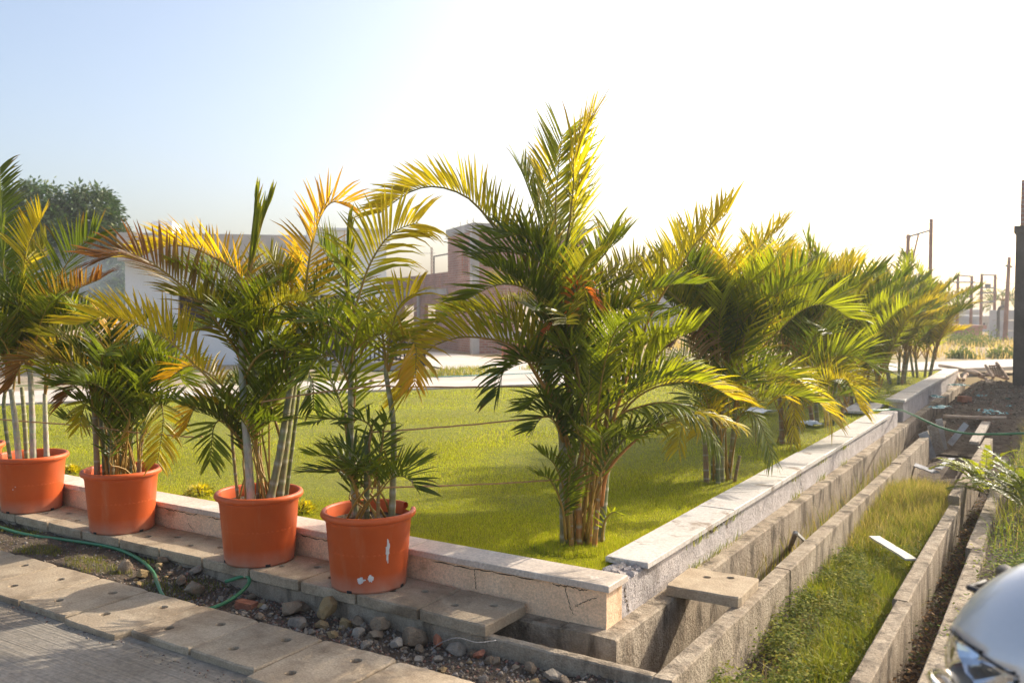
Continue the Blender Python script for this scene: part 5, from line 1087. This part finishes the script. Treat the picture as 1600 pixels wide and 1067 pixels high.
for z in (.34, .90):
    m = MB(); m.obox(gA.lerp(gB, .5)+Vector((0, 0, z))+go*.02, gd, go, (0, 0, 1), gL/2, .012, .014); m.build('rail', 'dark_gate', gate)
m = MB(); m.obox(gA+gd*.02+Vector((0, 0, .60)), gd, go, (0, 0, 1), .035, .035, .36); m.build('post', 'white_wall', gate)
pil = empty('gate_pillar', flat(atd(656, 477, 19.1)), 'dark stone-clad gate pillar stub at the end of the iron fence', 'pillar')
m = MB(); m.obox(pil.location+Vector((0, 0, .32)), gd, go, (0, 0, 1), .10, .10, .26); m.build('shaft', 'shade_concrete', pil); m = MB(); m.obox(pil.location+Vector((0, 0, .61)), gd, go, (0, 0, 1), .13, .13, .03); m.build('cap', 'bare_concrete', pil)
for k, (u, v, s, lab) in enumerate(((652, 572, .14, 'grey boulder at the foot of the gate pillar'), (660, 577, .10, 'smaller brown stone before the gate pillar'), (580, 598, .07, 'stone on the verge left of the road junction'), (690, 585, .06, 'pale stone on the verge tip'))):
    p = atz(u, v, .12); o = link('verge_stone', RM['rock' if k != 3 else 'grey_rock'][k]); o.location = p+Vector((0, 0, s*.3)); o.scale = (s, s, s*.9); tag(o, lab, 'stone', 'stones near the gate')
# brick building under construction
cA = flat(atd(740, 477, 26.0)); cL = flat(atd(700, 477, 28.5)); dl = (cL-cA).normalized(); cF = cA+dl*22; dr = Vector((-dl.y, dl.x, 0))
if dr.dot(RT) < 0: dr = -dr
tw = (cL-cA).length; tr = 3.6
bb = empty('brick_building', cA, 'unfinished red brick building with concrete frame and stair tower', 'building')
ol, orr = -dr, -dl   # outward normals of the two visible faces
m = MB(); wall_face(m, cA+dl*.01, cL, .05, 3.68, [(.55, 1.15, 2.42, 3.17)], .15, ol); build_uv(m, 'tower_side_wall', 'brick_wall', bb)
m = MB(); wall_face(m, cA+dr*.16, cA+dr*tr, .05, 3.68, [(1.2, 2.0, .1, 1.5)], .15, orr); build_uv(m, 'tower_front_wall', 'brick_wall', bb)
m = MB(); wall_face(m, cL+dr*.16, cL+dr*tr, 2.1, 3.68, [], .15, dl); build_uv(m, 'tower_rear_wall', 'brick_wall', bb)
m = MB(); wall_face(m, cL, cF, .05, 1.85, [(1.5, 3.0, .3, 1.5), (4.5, 6.5, .3, 1.5), (8, 9.5, .3, 1.5), (11.5, 13.5, .3, 1.5)], .15, ol); build_uv(m, 'side_wall', 'brick_wall', bb)
gp = [0, .9, 1.0, 2.9, 3.0, 4.9, 5.05, 9.5, 9.6, 14, 14.1, 21]
for k in range(0, len(gp), 2):
    m = MB(); wall_face(m, cL+dl*(gp[k]+.02), cL+dl*gp[k+1], 2.06, 2.58, [], .12, ol); build_uv(m, 'parapet', 'brick_wall', bb)
def bbox_(a, s0, s1, d, n, n0, n1, z0, z1, nm, mat):
    c = a+d*((s0+s1)/2)+n*((n0+n1)/2)+Vector((0, 0, (z0+z1)/2)); m = MB(); m.obox(c, d, n, (0, 0, 1), (s1-s0)/2, abs(n1-n0)/2, (z1-z0)/2); return m.build(nm, mat, bb)
bbox_(cL, .02, 21.5, dl, ol, -4, .06, 1.855, 2.055, 'roof_slab', 'bare_concrete')
bbox_(cA, -.06, tw+.06, dl, ol, -.2, .05, 3.685, 3.92, 'tower_beam', 'bare_concrete'); bbox_(cA, .21, tr, dr, orr, -.2, .052, 3.687, 3.918, 'tower_beam', 'bare_concrete')
bbox_(cA, -.055, .17, dl, ol, -.16, .06, .05, 3.683, 'corner_column', 'bare_concrete')
bbox_(cA, .165, tr, dr, orr, .003, .06, .52, .72, 'plinth_beam', 'bare_concrete')
for s in (3.6, 7, 10.5): bbox_(cL, s, s+.25, dl, ol, .003, .05, .05, 1.85, 'column', 'bare_concrete')
for s, z0, z1 in ((.55, 2.4, 2.43), (.55, 3.16, 3.19)): bbox_(cA, s, 1.15, dl, ol, -.05, -.02, z0, z1, 'window_frame', 'grey_steel')
for k in range(4): bbox_(cA, .55+.6*(k+.5)/4-.006, .55+.6*(k+.5)/4+.006, dl, ol, -.05, -.035, 2.43, 3.16, 'window_bar', 'grey_steel')
for k in range(3): bbox_(cA, .56, 1.14, dl, ol, -.053, -.038, 2.5+.2*k, 2.512+.2*k, 'window_bar', 'grey_steel')
bbox_(cL, .05, .09, dl, ol, -.1, -.06, 2.58, 3.15, 'roof_door_post', 'dark_gate'); bbox_(cL, 1.95, 1.99, dl, ol, -.1, -.06, 2.585, 3.15, 'roof_door_post', 'dark_gate'); bbox_(cL, .05, 1.99, dl, ol, -.1, -.06, 3.153, 3.19, 'roof_door_lintel', 'dark_gate')
for s in (2.2, 2.3, 2.4): bbox_(cL, s, s+.015, dl, ol, -.1, -.085, 2.58, 3.5, 'rebar', 'rust_steel')
for s in (.3, .9, 1.6): bbox_(cA, s, s+.012, dl, ol, -.1, -.088, 3.92, 4.1, 'rebar', 'rust_steel')
bbox_(cA, 1.2, 9, -dl, ol, -2, -1.9, .05, .06, 'apron', 'bare_concrete')
# loose brick stacks at its foot
for k, (u, v, lab) in enumerate(((790, 547, 'low stack of loose red bricks before the tower'), (845, 560, 'smaller stack of red bricks right of the tower'))):
    p = atz(u, v, .06); st = empty('brick_stack', p, lab, 'brick stack', 'stacks of bricks by the unfinished building')
    for j in range(4):
        for i in range(10 if k == 0 else 6):
            m = MB(); m.obox(p+dr*(i*.24-1.0)+Vector((0, 0, .05+j*.085)), dr, dl, (0, 0, 1), .11, .055, .036); m.build('brick', 'red_brick', st)
# dark unfinished building at right edge
ub = empty('unfinished_building', (1.5, 18, -.2), 'dark grey unfinished concrete building with brick posts at the right picture edge', 'building')
BX, BY, BT = -.80, 17.45, 2.86
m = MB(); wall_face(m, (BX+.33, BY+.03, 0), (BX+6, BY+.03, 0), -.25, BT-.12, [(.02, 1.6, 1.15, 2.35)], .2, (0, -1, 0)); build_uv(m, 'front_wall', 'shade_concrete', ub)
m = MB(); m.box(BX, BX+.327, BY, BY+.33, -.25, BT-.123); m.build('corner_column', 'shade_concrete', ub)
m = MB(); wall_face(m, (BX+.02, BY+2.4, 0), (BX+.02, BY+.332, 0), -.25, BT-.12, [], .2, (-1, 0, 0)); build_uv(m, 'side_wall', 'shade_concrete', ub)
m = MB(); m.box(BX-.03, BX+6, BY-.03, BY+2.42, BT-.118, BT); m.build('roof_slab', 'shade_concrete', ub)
m = MB(); m.box(BX+.36, BX+1.9, BY+.06, BY+.10, 1.74, 1.78); m.build('window_frame', 'grey_steel', ub)
m = MB(); m.box(BX+.35, BX+5.8, BY+.5, BY+.55, -.2, BT-.2); m.build('dark_backing', 'dark_opening', ub)  # sheet behind the window, coloured dark for the unlit room
for x_, h in ((BX+.06, .78), (BX+.42, .82)):
    m = MB()
    wall_face(m, (x_, BY+.05, 0), (x_+.24, BY+.05, 0), BT+.002, BT+h, [], .24, (0, -1, 0)); build_uv(m, 'brick_post', 'brick_wall', ub)
m = MB(); m.tube([(BX+.34, BY+.1, BT), (BX+.32, BY+.1, BT+.7)], .012, 5); m.build('rebar', 'rust_steel', ub)
# far things beyond the field
def far_house(u0, u1, d, v, label, mat, wins=()):
    a, b = flat(atd(u0, 477, d)), flat(atd(u1, 477, d)); z1 = EYE+(477-v)*d/FPX; o = empty('far_house', a.lerp(b, .5), label, 'building', 'houses far beyond the field')
    dd = (b-a).normalized(); n = Vector((dd.y, -dd.x, 0)); L = (b-a).length
    ops = [(L*w0, L*w1, z1*h0, z1*h1) for w0, w1, h0, h1 in wins]
    m = MB(); wall_face(m, a, b, .05, z1, ops, .3, n); build_uv(m, 'front_wall', mat, o)
    c = a.lerp(b, .5)-n*3; m = MB(); m.obox(c+Vector((0, 0, z1/2)), dd, n, (0, 0, 1), L/2-.02, 2.6, z1/2-.02); m.build('body', mat, o)
    m = MB(); m.obox(c+Vector((0, 0, z1+.08)), dd, n, (0, 0, 1), L/2+.1, 3.15, .08); m.build('roof_slab', mat, o)
    for w0, w1, h0, h1 in wins:
        m = MB(); p = a+dd*(L*(w0+w1)/2)-n*.25; m.obox(p+Vector((0, 0, z1*(h0+h1)/2)), dd, n, (0, 0, 1), L*(w1-w0)/2, .03, z1*(h1-h0)/2); m.build('window', 'window_glass', o)
far_house(1494, 1532, 52, 488, 'low pale grey house far beyond the field with small windows', 'far_grey', [(.15, .3, .45, .75), (.55, .7, .45, .75)])
far_house(1530, 1552, 48, 498, 'small far shed left of the concrete panel wall', 'far_grey', [(.3, .6, .3, .7)])
far_house(1006, 1064, 42, 456, 'white far house with one small window seen between two palms', 'far_grey', [(.62, .72, .55, .66)])
far_house(1510, 1536, 38, 514, 'reddish-brown far outbuilding above the field', 'far_red')
pw = empty('panel_wall', flat(atd(1564, 477, 36)), 'tall pale precast panel wall beyond the field next to the dark building', 'wall')
for k in range(4):
    for j in range(3):
        a, b = flat(atd(1547+k*12, 477, 36)), flat(atd(1558.6+k*12, 477, 36)); dd = (b-a).normalized(); n = Vector((dd.y, -dd.x, 0)); m = MB()
        m.obox(a.lerp(b, .5)+Vector((0, 0, .26+j*.42)), dd, n, (0, 0, 1), (b-a).length/2, .05, .20); m.build('panel', 'far_grey', pw)
def pole(u, v0, d, label, r=.05, mat='rust_steel', z0=.05):
    p = flat(atd(u, 477, d)); z1 = EYE+(477-v0)*d/FPX; m = MB(); m.tube([p+Vector((0, 0, z0)), p+Vector((0, 0, z1))], [r*1.15, r], 8); return m, p, z1
def hframe(uL, uR, vL, vR, d, label, bars, stays=(), r=.055):
    root = empty('power_pole_frame', flat(atd((uL+uR)/2, 477, d)), label, 'power pole', 'power pole frames beyond the field')
    for u, v in ((uL, vL), (uR, vR)):
        m, p, z1 = pole(u, v, d, '', r); m.build('post', 'rust_steel', root)
    for v0, v1, e in bars:
        m = MB(); m.tube([atd(uL-e, v0, d-.08), atd(uR+e, v1, d-.08)], r*.6, 6); m.build('cross_arm', 'grey_steel', root)
    for (a, b) in stays:
        m = MB(); m.tube([atd(*a, d), atd(*b, d)], r*.55, 6); m.build('stay', 'rust_steel', root)
    return root
hframe(1417, 1452.5, 367, 343, 30, 'tall rusty two-post power frame with slanting stays behind the palms', [(371, 360, 1), ], [((1435, 367), (1418, 440)), ((1422, 370), (1405, 440)), ((1411, 388), (1395, 440))], .06)
hframe(1496, 1517.5, 429, 431, 40, 'left of the two far ladder-like power frames', [(430, 432, 0), (441, 441, 6), (464, 464, 0)], (), .06)
tf = hframe(1533, 1554, 428, 429, 40, 'right far power frame carrying a small transformer box', [(429, 430, 1), (449, 450, 2), (458, 457, 0), (473, 471, 0)], (), .06)
m = MB(); m.obox(atd(1543.5, 447, 39.8), RT, FW, (0, 0, 1), .09, .09, .10); m.build('transformer', 'grey_steel', tf)
sp = empty('street_pole', flat(atd(1574, 477, 34)), 'dark leaning pole close to the left edge of the dark building', 'pole'); m = MB(); m.tube([atd(1570, 533, 34), atd(1577, 402, 34)], [.09, .06], 8); m.build('shaft', 'rust_steel', sp)
m = MB(); m.tube([atd(1571, 415, 34), atd(1582, 417, 34)], .04, 6); m.build('cross_arm', 'grey_steel', sp)
sp = empty('street_pole', flat(atd(1560, 477, 35)), 'short black post before the panel wall', 'pole'); m = MB(); m.tube([atd(1559, 531, 35), atd(1560, 487, 35), atd(1562, 481, 35), atd(1568, 478, 35)], .06, 8); m.build('shaft', 'wire_black', sp)
fl = empty('orange_flag', atd(1441, 450, 36), 'small orange pennant above the palms near the power frame', 'flag'); m = MB(); m.tube([atd(1443, 480, 36), atd(1443, 432, 36)], .02, 6); m.build('staff', 'wire_black', fl)
m = MB(); a, b, c = atd(1443, 433, 36), atd(1442.5, 440, 36), atd(1437, 439.5, 36); n = FW*.01; m.add([a-n, b-n, c-n, a+n, b+n, c+n], [(0, 1, 2), (5, 4, 3), (0, 3, 4, 1), (1, 4, 5, 2), (2, 5, 3, 0)]); m.build('cloth', 'orange_cloth', fl)
WG = 'overhead wires'
cable('overhead_wire', [atd(1415, 371, 30), atd(1150, 405, 33), atd(900, 440, 36)], .012, 'grey_steel', 'thin overhead wire running left from the rusty power frame', 'wire', 40, .3, WG)
cable('overhead_wire', [atd(1554, 432, 40), atd(1580, 440, 41), atd(1640, 440, 42)], .012, 'grey_steel', 'overhead wire from the far transformer frame to the right', 'wire', 20, .1, WG)
cable('overhead_wire', [atd(1518, 440, 40), atd(1533, 441, 40)], .015, 'grey_steel', 'wire linking the two far power frames', 'wire', 10, .05, WG)
cable('overhead_wire', [atd(604, 386, 26), atd(680, 396, 27.5)], .006, 'grey_steel', 'thin wire from the white house to the brick building roof', 'wire', 20, .05, WG)
# far coconut palm
fp = flat(atd(1568, 477, 46)); fpo = empty('coconut_palm', fp, 'far grey coconut palm between the power frame and dark building', 'palm')
ftop = atd(1567, 470, 46); stem(fpo, [fp, fp.lerp(ftop, .5), ftop], .14, .10, 1, (.2, .17, .14))
for k in range(12): rand_frond(fpo, ftop, k*.52, 1.3, 50-(k % 3)*20, 110, 'd', seed=k, L=.45, wid=.06, spacing=.12, rad=.03)

# ------------------------------------------------------------------ mango trees and smoke
def mango(c, top, blobs, label, seed, nclump):
    root = empty('mango_tree', (c.x, c.y, .05), label, 'tree', 'dark leafy trees behind the white house'); rg = random.Random(seed); ms = MB(); base = Vector((c.x, c.y, .05))
    fork = base+Vector((.1, .1, 1.7)); ms.tube(catmull([base, base+Vector((.05, 0, .9)), fork], 8), [.28, .25, .24, .23, .22, .21, .2, .2], 10)
    for (bc, br) in blobs: ms.tube(catmull([fork-Vector((0, 0, .2)), fork.lerp(bc, .5)+Vector((rg.uniform(-.2, .2), rg.uniform(-.2, .2), .2)), bc], 8), [.15, .14, .12, .11, .09, .08, .06, .05], 7)
    ms.build('trunk', 'bark', root, True)
    V = []; Cc = []; tot = sum(br.x*br.z for _, br in blobs)
    for (bc, br) in blobs:
        for i in range(int(nclump*br.x*br.z/tot)):
            d = Vector((rg.gauss(0, 1), rg.gauss(0, 1), rg.gauss(0, 1))).normalized(); rr = rg.uniform(.62, 1.06)
            q = bc+Vector((d.x*br.x*rr, d.y*br.y*rr, d.z*br.z*rr)); cs = rg.uniform(.16, .34); tone = rg.uniform(.6, 1.3)
            young = rg.random() < .14; cb = (.11, .14, .03) if young else (.05, .095, .02)
            for k in range(40):
                e = Vector((rg.gauss(0, .55), rg.gauss(0, .55), rg.gauss(0, .4)))*cs; out = (e.normalized()+Vector((0, 0, -.45))+d*.3).normalized(); w = out.cross(Vector((rg.gauss(0, 1), rg.gauss(0, 1), rg.gauss(0, 1)))).normalized(); l = rg.uniform(.12, .24); p = q+e
                V += [p, p+out*l*.5+w*l*.17, p+out*l, p+out*l*.5-w*l*.17]; t_ = tone*rg.uniform(.75, 1.25); Cc += [(cb[0]*t_, cb[1]*t_, cb[2]*t_)]*4
    link('crown', np_mesh('crown', np.array([tuple(v) for v in V]), np.arange(len(V)).reshape(-1, 4), np.array(Cc), 'tree_leaf'), root)
def blob(u, v, d, rx, ry, rz): return (atd(u, v, d), Vector((rx, ry, rz)))
TD = 31.0
mango(flat(atd(45, 477, TD)), 6, [blob(55, 325, TD, .95, 1.1, .9), blob(20, 350, TD+.3, 1.2, 1.2, 1.0), blob(80, 360, TD-.4, .8, 1, .8), blob(40, 410, TD-.5, 1.5, 1.2, 1.0), blob(-30, 370, TD, 1.4, 1.2, 1.4), blob(60, 440, TD-.6, 1.3, 1, .9)], 'larger dark mango tree at the left picture edge', 1, 1150)
mango(flat(atd(140, 477, TD+.6)), 6, [blob(138, 330, TD+.6, .85, 1.0, .82), blob(150, 370, TD+.4, .9, 1.0, .8), blob(120, 390, TD+.2, 1.0, 1, .9), blob(160, 410, TD+.4, .85, 1, .9), blob(150, 450, TD+.3, 1.1, 1, .8)], 'smaller round mango tree next to the white house, veiled in smoke', 2, 900)

def smoke():
    c = atd(125, 440, 27.0); bm = bmesh.new(); bmesh.ops.create_icosphere(bm, subdivisions=3, radius=1)
    me = bpy.data.meshes.new('smoke'); bm.to_mesh(me); bm.free(); o = link('smoke', me); o.location = c; o.scale = (3.3, 2.2, 1.6); o.rotation_euler = (0, 0, YAW)
    m, n, l, b = new_mat('smoke'); n.remove(b); pv = n.new('ShaderNodeVolumePrincipled'); tc = n.new('ShaderNodeTexCoord'); ln = n.new('ShaderNodeVectorMath'); ln.operation = 'LENGTH'; l.new(tc.outputs['Object'], ln.inputs[0])
    fall = n.new('ShaderNodeMapRange'); fall.inputs[1].default_value = 1.0; fall.inputs[2].default_value = .2; fall.interpolation_type = 'SMOOTHSTEP'; l.new(ln.outputs['Value'], fall.inputs[0])
    f = ramp(n, l, nz(n, l, tc.outputs['Object'], 1.6, 4, .55, .8), [(.36, (0, 0, 0)), (.68, (1, 1, 1))])
    mu = n.new('ShaderNodeMath'); mu.operation = 'MULTIPLY'; l.new(fall.outputs[0], mu.inputs[0]); l.new(f, mu.inputs[1]); m2 = n.new('ShaderNodeMath'); m2.operation = 'MULTIPLY'; m2.inputs[1].default_value = .26; l.new(mu.outputs[0], m2.inputs[0])
    l.new(m2.outputs[0], pv.inputs['Density']); pv.inputs['Color'].default_value = (.70, .82, .95, 1); pv.inputs['Anisotropy'].default_value = .2
    l.new(pv.outputs[0], n['Material Output'].inputs['Volume']); me.materials.append(m); tag(o, 'bluish smoke drifting before the mango trees', 'smoke', kind='stuff')
smoke()

# ------------------------------------------------------------------ parked scooter at lower right
def scooter():
    H = R(240); f = Vector((math.sin(H), math.cos(H), 0)); s = Vector((f.y, -f.x, 0)); up = Vector((0, 0, 1)); c = atd(1612, 988, 1.76)
    g = Vector((c.x, c.y, ROAD_Z))-f*.05; root = empty('scooter', g, 'silver scooter with chrome headlamp parked in the lower right corner', 'scooter')
    W = lambda a, b, z: c+f*a+s*b+up*z
    # headset cowl: egg shape, its top swept back, headlamp let into the nose
    NU, NV = 64, 40; cow = MB(); lens = MB(); grid = {}
    def pt(i, j, k=1.0):
        t = math.pi*j/NV; a = 2*math.pi*i/NU; x, y, z = math.sin(t)*math.cos(a), math.sin(t)*math.sin(a), math.cos(t)
        z2 = math.copysign(abs(z)**.9, z); xx = x*.125*k-z2*.085-.02*max(0, -x); yy = y*.165*k*(1-.16*max(0, z2)); return (xx, yy, z2*.150*k)
    for i in range(NU):
        for j in range(NV):
            q = [((i+a) % NU, j+b) for a, b in ((0, 0), (0, 1), (1, 1), (1, 0))]; m_ = pt((i+.5), (j+.5))
            seam = -.018-.9*m_[1]*m_[1]*1.2
            is_lens = m_[0] > .0 and m_[2] < seam and m_[2] > -.118+.8*m_[1]*m_[1] and abs(m_[1]) < .135
            (lens if is_lens else cow).add([W(*pt(a, b, .985 if is_lens else 1.0)) for a, b in q], [(0, 1, 2, 3)])
    def weld(o):
        bm = bmesh.new(); bm.from_mesh(o.data); bmesh.ops.remove_doubles(bm, verts=bm.verts, dist=1e-5); bmesh.ops.recalc_face_normals(bm, faces=bm.faces); bm.to_mesh(o.data); bm.free(); o.data.polygons.foreach_set('use_smooth', [True]*len(o.data.polygons)); return o
    co = weld(cow.build('headset_cowl', 'silver_paint', root)); md = co.modifiers.new('edge', 'SOLIDIFY'); md.thickness = .004; md.offset = -1
    ho_ = weld(lens.build('headlamp_lens', 'lamp_glass', root)); md = ho_.modifiers.new('edge', 'SOLIDIFY'); md.thickness = .003; md.offset = -1
    m = MB(); V = []; n = 28
    for j in range(9):
        r = j/8
        for k in range(n): t = 2*math.pi*k/n; fac = 1+.05*math.sin(k*3.5); V.append(W(.02+.072*r*r*fac, .118*r*math.cos(t), -.068+.058*r*math.sin(t)))
    m.add(V, [(j*n+k, j*n+(k+1) % n, (j+1)*n+(k+1) % n, (j+1)*n+k) for j in range(8) for k in range(n)]); ref = m.build('reflector', 'chrome', None, False); ref.parent = ho_; ref.matrix_parent_inverse = ho_.matrix_world.inverted()
    ref.parent = root; ref.matrix_parent_inverse = Matrix.Translation(-root.location)
    m = MB(); m.tube([W(.03, 0, -.066), W(.07, 0, -.066)], [.014, .010], 10); m.build('bulb', 'white_plastic', root, True)
    # seam strip between cowl and lamp
    m = MB(); P = []
    for k in range(21):
        b = -.13+.26*k/20; zz = -.018-1.08*b*b; x = .125*math.sqrt(max(0, 1-(b/.165)**2-(zz/.15)**2))+.57*-zz; P.append(W(x+.001, b, zz))
    m.tube(P, .0022, 6); m.build('seam_strip', 'black_rubber', root, True)
    # instrument panel set into the top of the cowl
    m = MB(); V = [W(-.085+.04*math.cos(2*math.pi*k/24), .055*math.sin(2*math.pi*k/24), .148+.008*math.cos(2*math.pi*k/24)) for k in range(24)]; V += [v-up*.02 for v in V]; m.add(V, [tuple(range(24))]+[(k, 24+k, 24+(k+1) % 24, (k+1) % 24) for k in range(24)]); m.build('instrument_panel', 'black_rubber', root)
    for sg in (-1, 1):
        m = MB(); m.tube([W(-.04, sg*.13, .03), W(-.06, sg*.19, .045), W(-.08, sg*.25, .04), W(-.09, sg*.285, .035)], [.019, .018, .019, .019], 12); m.build('handlebar_grip', 'black_rubber', root, True)
        m = MB(); m.tube([W(.0, sg*.16, .02), W(.02, sg*.22, .02), W(.0, sg*.235, .02), W(-.03, sg*.25, .022)], [.008, .007, .006, .008], 8); m.build('brake_lever', 'black_rubber' if sg > 0 else 'chrome', root, True)
    # chrome front guard and apron below the lamp
    m = MB(); m.tube(catmull([W(.02, .16, -.30), W(.10, .15, -.16), W(.17, .06, -.118), W(.175, -.06, -.118), W(.10, -.15, -.16), W(.02, -.16, -.30)], 30), .009, 10); m.build('chrome_guard', 'chrome', root, True)
    ap = MB(); V = []; nj, ni = 14, 17
    for j in range(nj):
        z = -.13-.62*j/(nj-1); wv = .13+.09*math.sin(min(1, j/6)*1.57)-.05*max(0, j-9)/4
        for i in range(ni): b = -1+2*i/(ni-1); V.append(W(.03+.05*(1-b*b)+.02*math.sin(j*.4)-.06*j/nj, wv*b, z))
    ap.add(V, [(j*ni+i, j*ni+i+1, (j+1)*ni+i+1, (j+1)*ni+i) for j in range(nj-1) for i in range(ni-1)]); a_ = ap.build('apron', 'silver_paint', root, True); md = a_.modifiers.new('t', 'SOLIDIFY'); md.thickness = .012
    def wheel(a, nm='front_wheel'):
        ctr = Vector((c.x, c.y, ROAD_Z+.2))+f*a; t = MB(); V = []; F = []
        for i in range(36):
            th = 2*math.pi*i/36; o_ = f*math.cos(th)+up*math.sin(th)
            for k in range(10): ph = 2*math.pi*k/10; V.append(ctr+o_*(.16+.04*math.cos(ph))+s*(.042*math.sin(ph)))
        t.add(V, [(i*10+k, i*10+(k+1) % 10, ((i+1) % 36)*10+(k+1) % 10, ((i+1) % 36)*10+k) for i in range(36) for k in range(10)]); w_ = t.build(nm, 'black_rubber', root, True)
        r_ = MB(); r_.tube([ctr-s*.02, ctr+s*.02], .125, 24); q = r_.build('rim', 'grey_steel', root)
        return ctr
    fc = wheel(.16); wheel(-1.0, 'rear_wheel')
    m = MB(); V = []
    for i in range(15):
        th = R(20+140*i/14); o_ = f*math.cos(th)+up*math.sin(th)
        for k in range(7): b = -1+k/3; V.append(fc+o_*(.225-.03*b*b)+s*(.065*b))
    m.add(V, [(i*7+k, i*7+k+1, i*7+8+k, i*7+7+k) for i in range(14) for k in range(6)]); q = m.build('mudguard', 'silver_paint', root, True); md = q.modifiers.new('t', 'SOLIDIFY'); md.thickness = .006
    for sg in (-1, 1): m = MB(); m.tube([fc+s*(sg*.06), W(-.02, sg*.04, -.45)], .014, 8); m.build('fork', 'grey_steel', root, True)
    m = MB(); m.obox(g+up*.27-f*.32, f, s, up, .28, .17, .035); m.build('footboard', 'black_rubber', root)
    b = MB(); V = []
    for j in range(12):
        t = j/11; cz = .38+.12*t; h = .20-.05*t; wv = .16*(1-.35*t*t)
        for k in range(16): a = 2*math.pi*k/16; V.append(g-f*(.48+.75*t)+s*(wv*math.cos(a))+up*(cz+h*math.sin(a)))
    b.add(V, [(j*16+k, j*16+(k+1) % 16, (j+1)*16+(k+1) % 16, (j+1)*16+k) for j in range(11) for k in range(16)]+[tuple(range(16)), tuple(range(191, 175, -1))]); b.build('rear_body', 'silver_paint', root, True)
    b = MB(); V = []
    for j in range(10):
        t = j/9; cz = .64+.04*t*t
        for k in range(12): a = 2*math.pi*k/12; V.append(g-f*(.46+.68*t)+s*(.13*math.cos(a))+up*(cz+.05*math.sin(a)))
    b.add(V, [(j*12+k, j*12+(k+1) % 12, (j+1)*12+(k+1) % 12, (j+1)*12+k) for j in range(9) for k in range(12)]+[tuple(range(12)), tuple(range(119, 107, -1))]); b.build('seat', 'black_rubber', root, True)
scooter()

# ------------------------------------------------------------------ dusty air
def haze(dens):
    m = MB(); m.box(-95, 95, -30, 130, -1.9, 9.5); o = m.build('haze', 'rock'); mt, n, l, b = new_mat('haze'); n.remove(b); pv = n.new('ShaderNodeVolumePrincipled')
    pv.inputs['Density'].default_value = dens; pv.inputs['Color'].default_value = (.92, .94, .96, 1); pv.inputs['Anisotropy'].default_value = .55
    l.new(pv.outputs[0], n['Material Output'].inputs['Volume']); o.data.materials.clear(); o.data.materials.append(mt); tag(o, 'pale dusty haze in the air over the whole place', 'haze', kind='stuff')
haze(.0018)
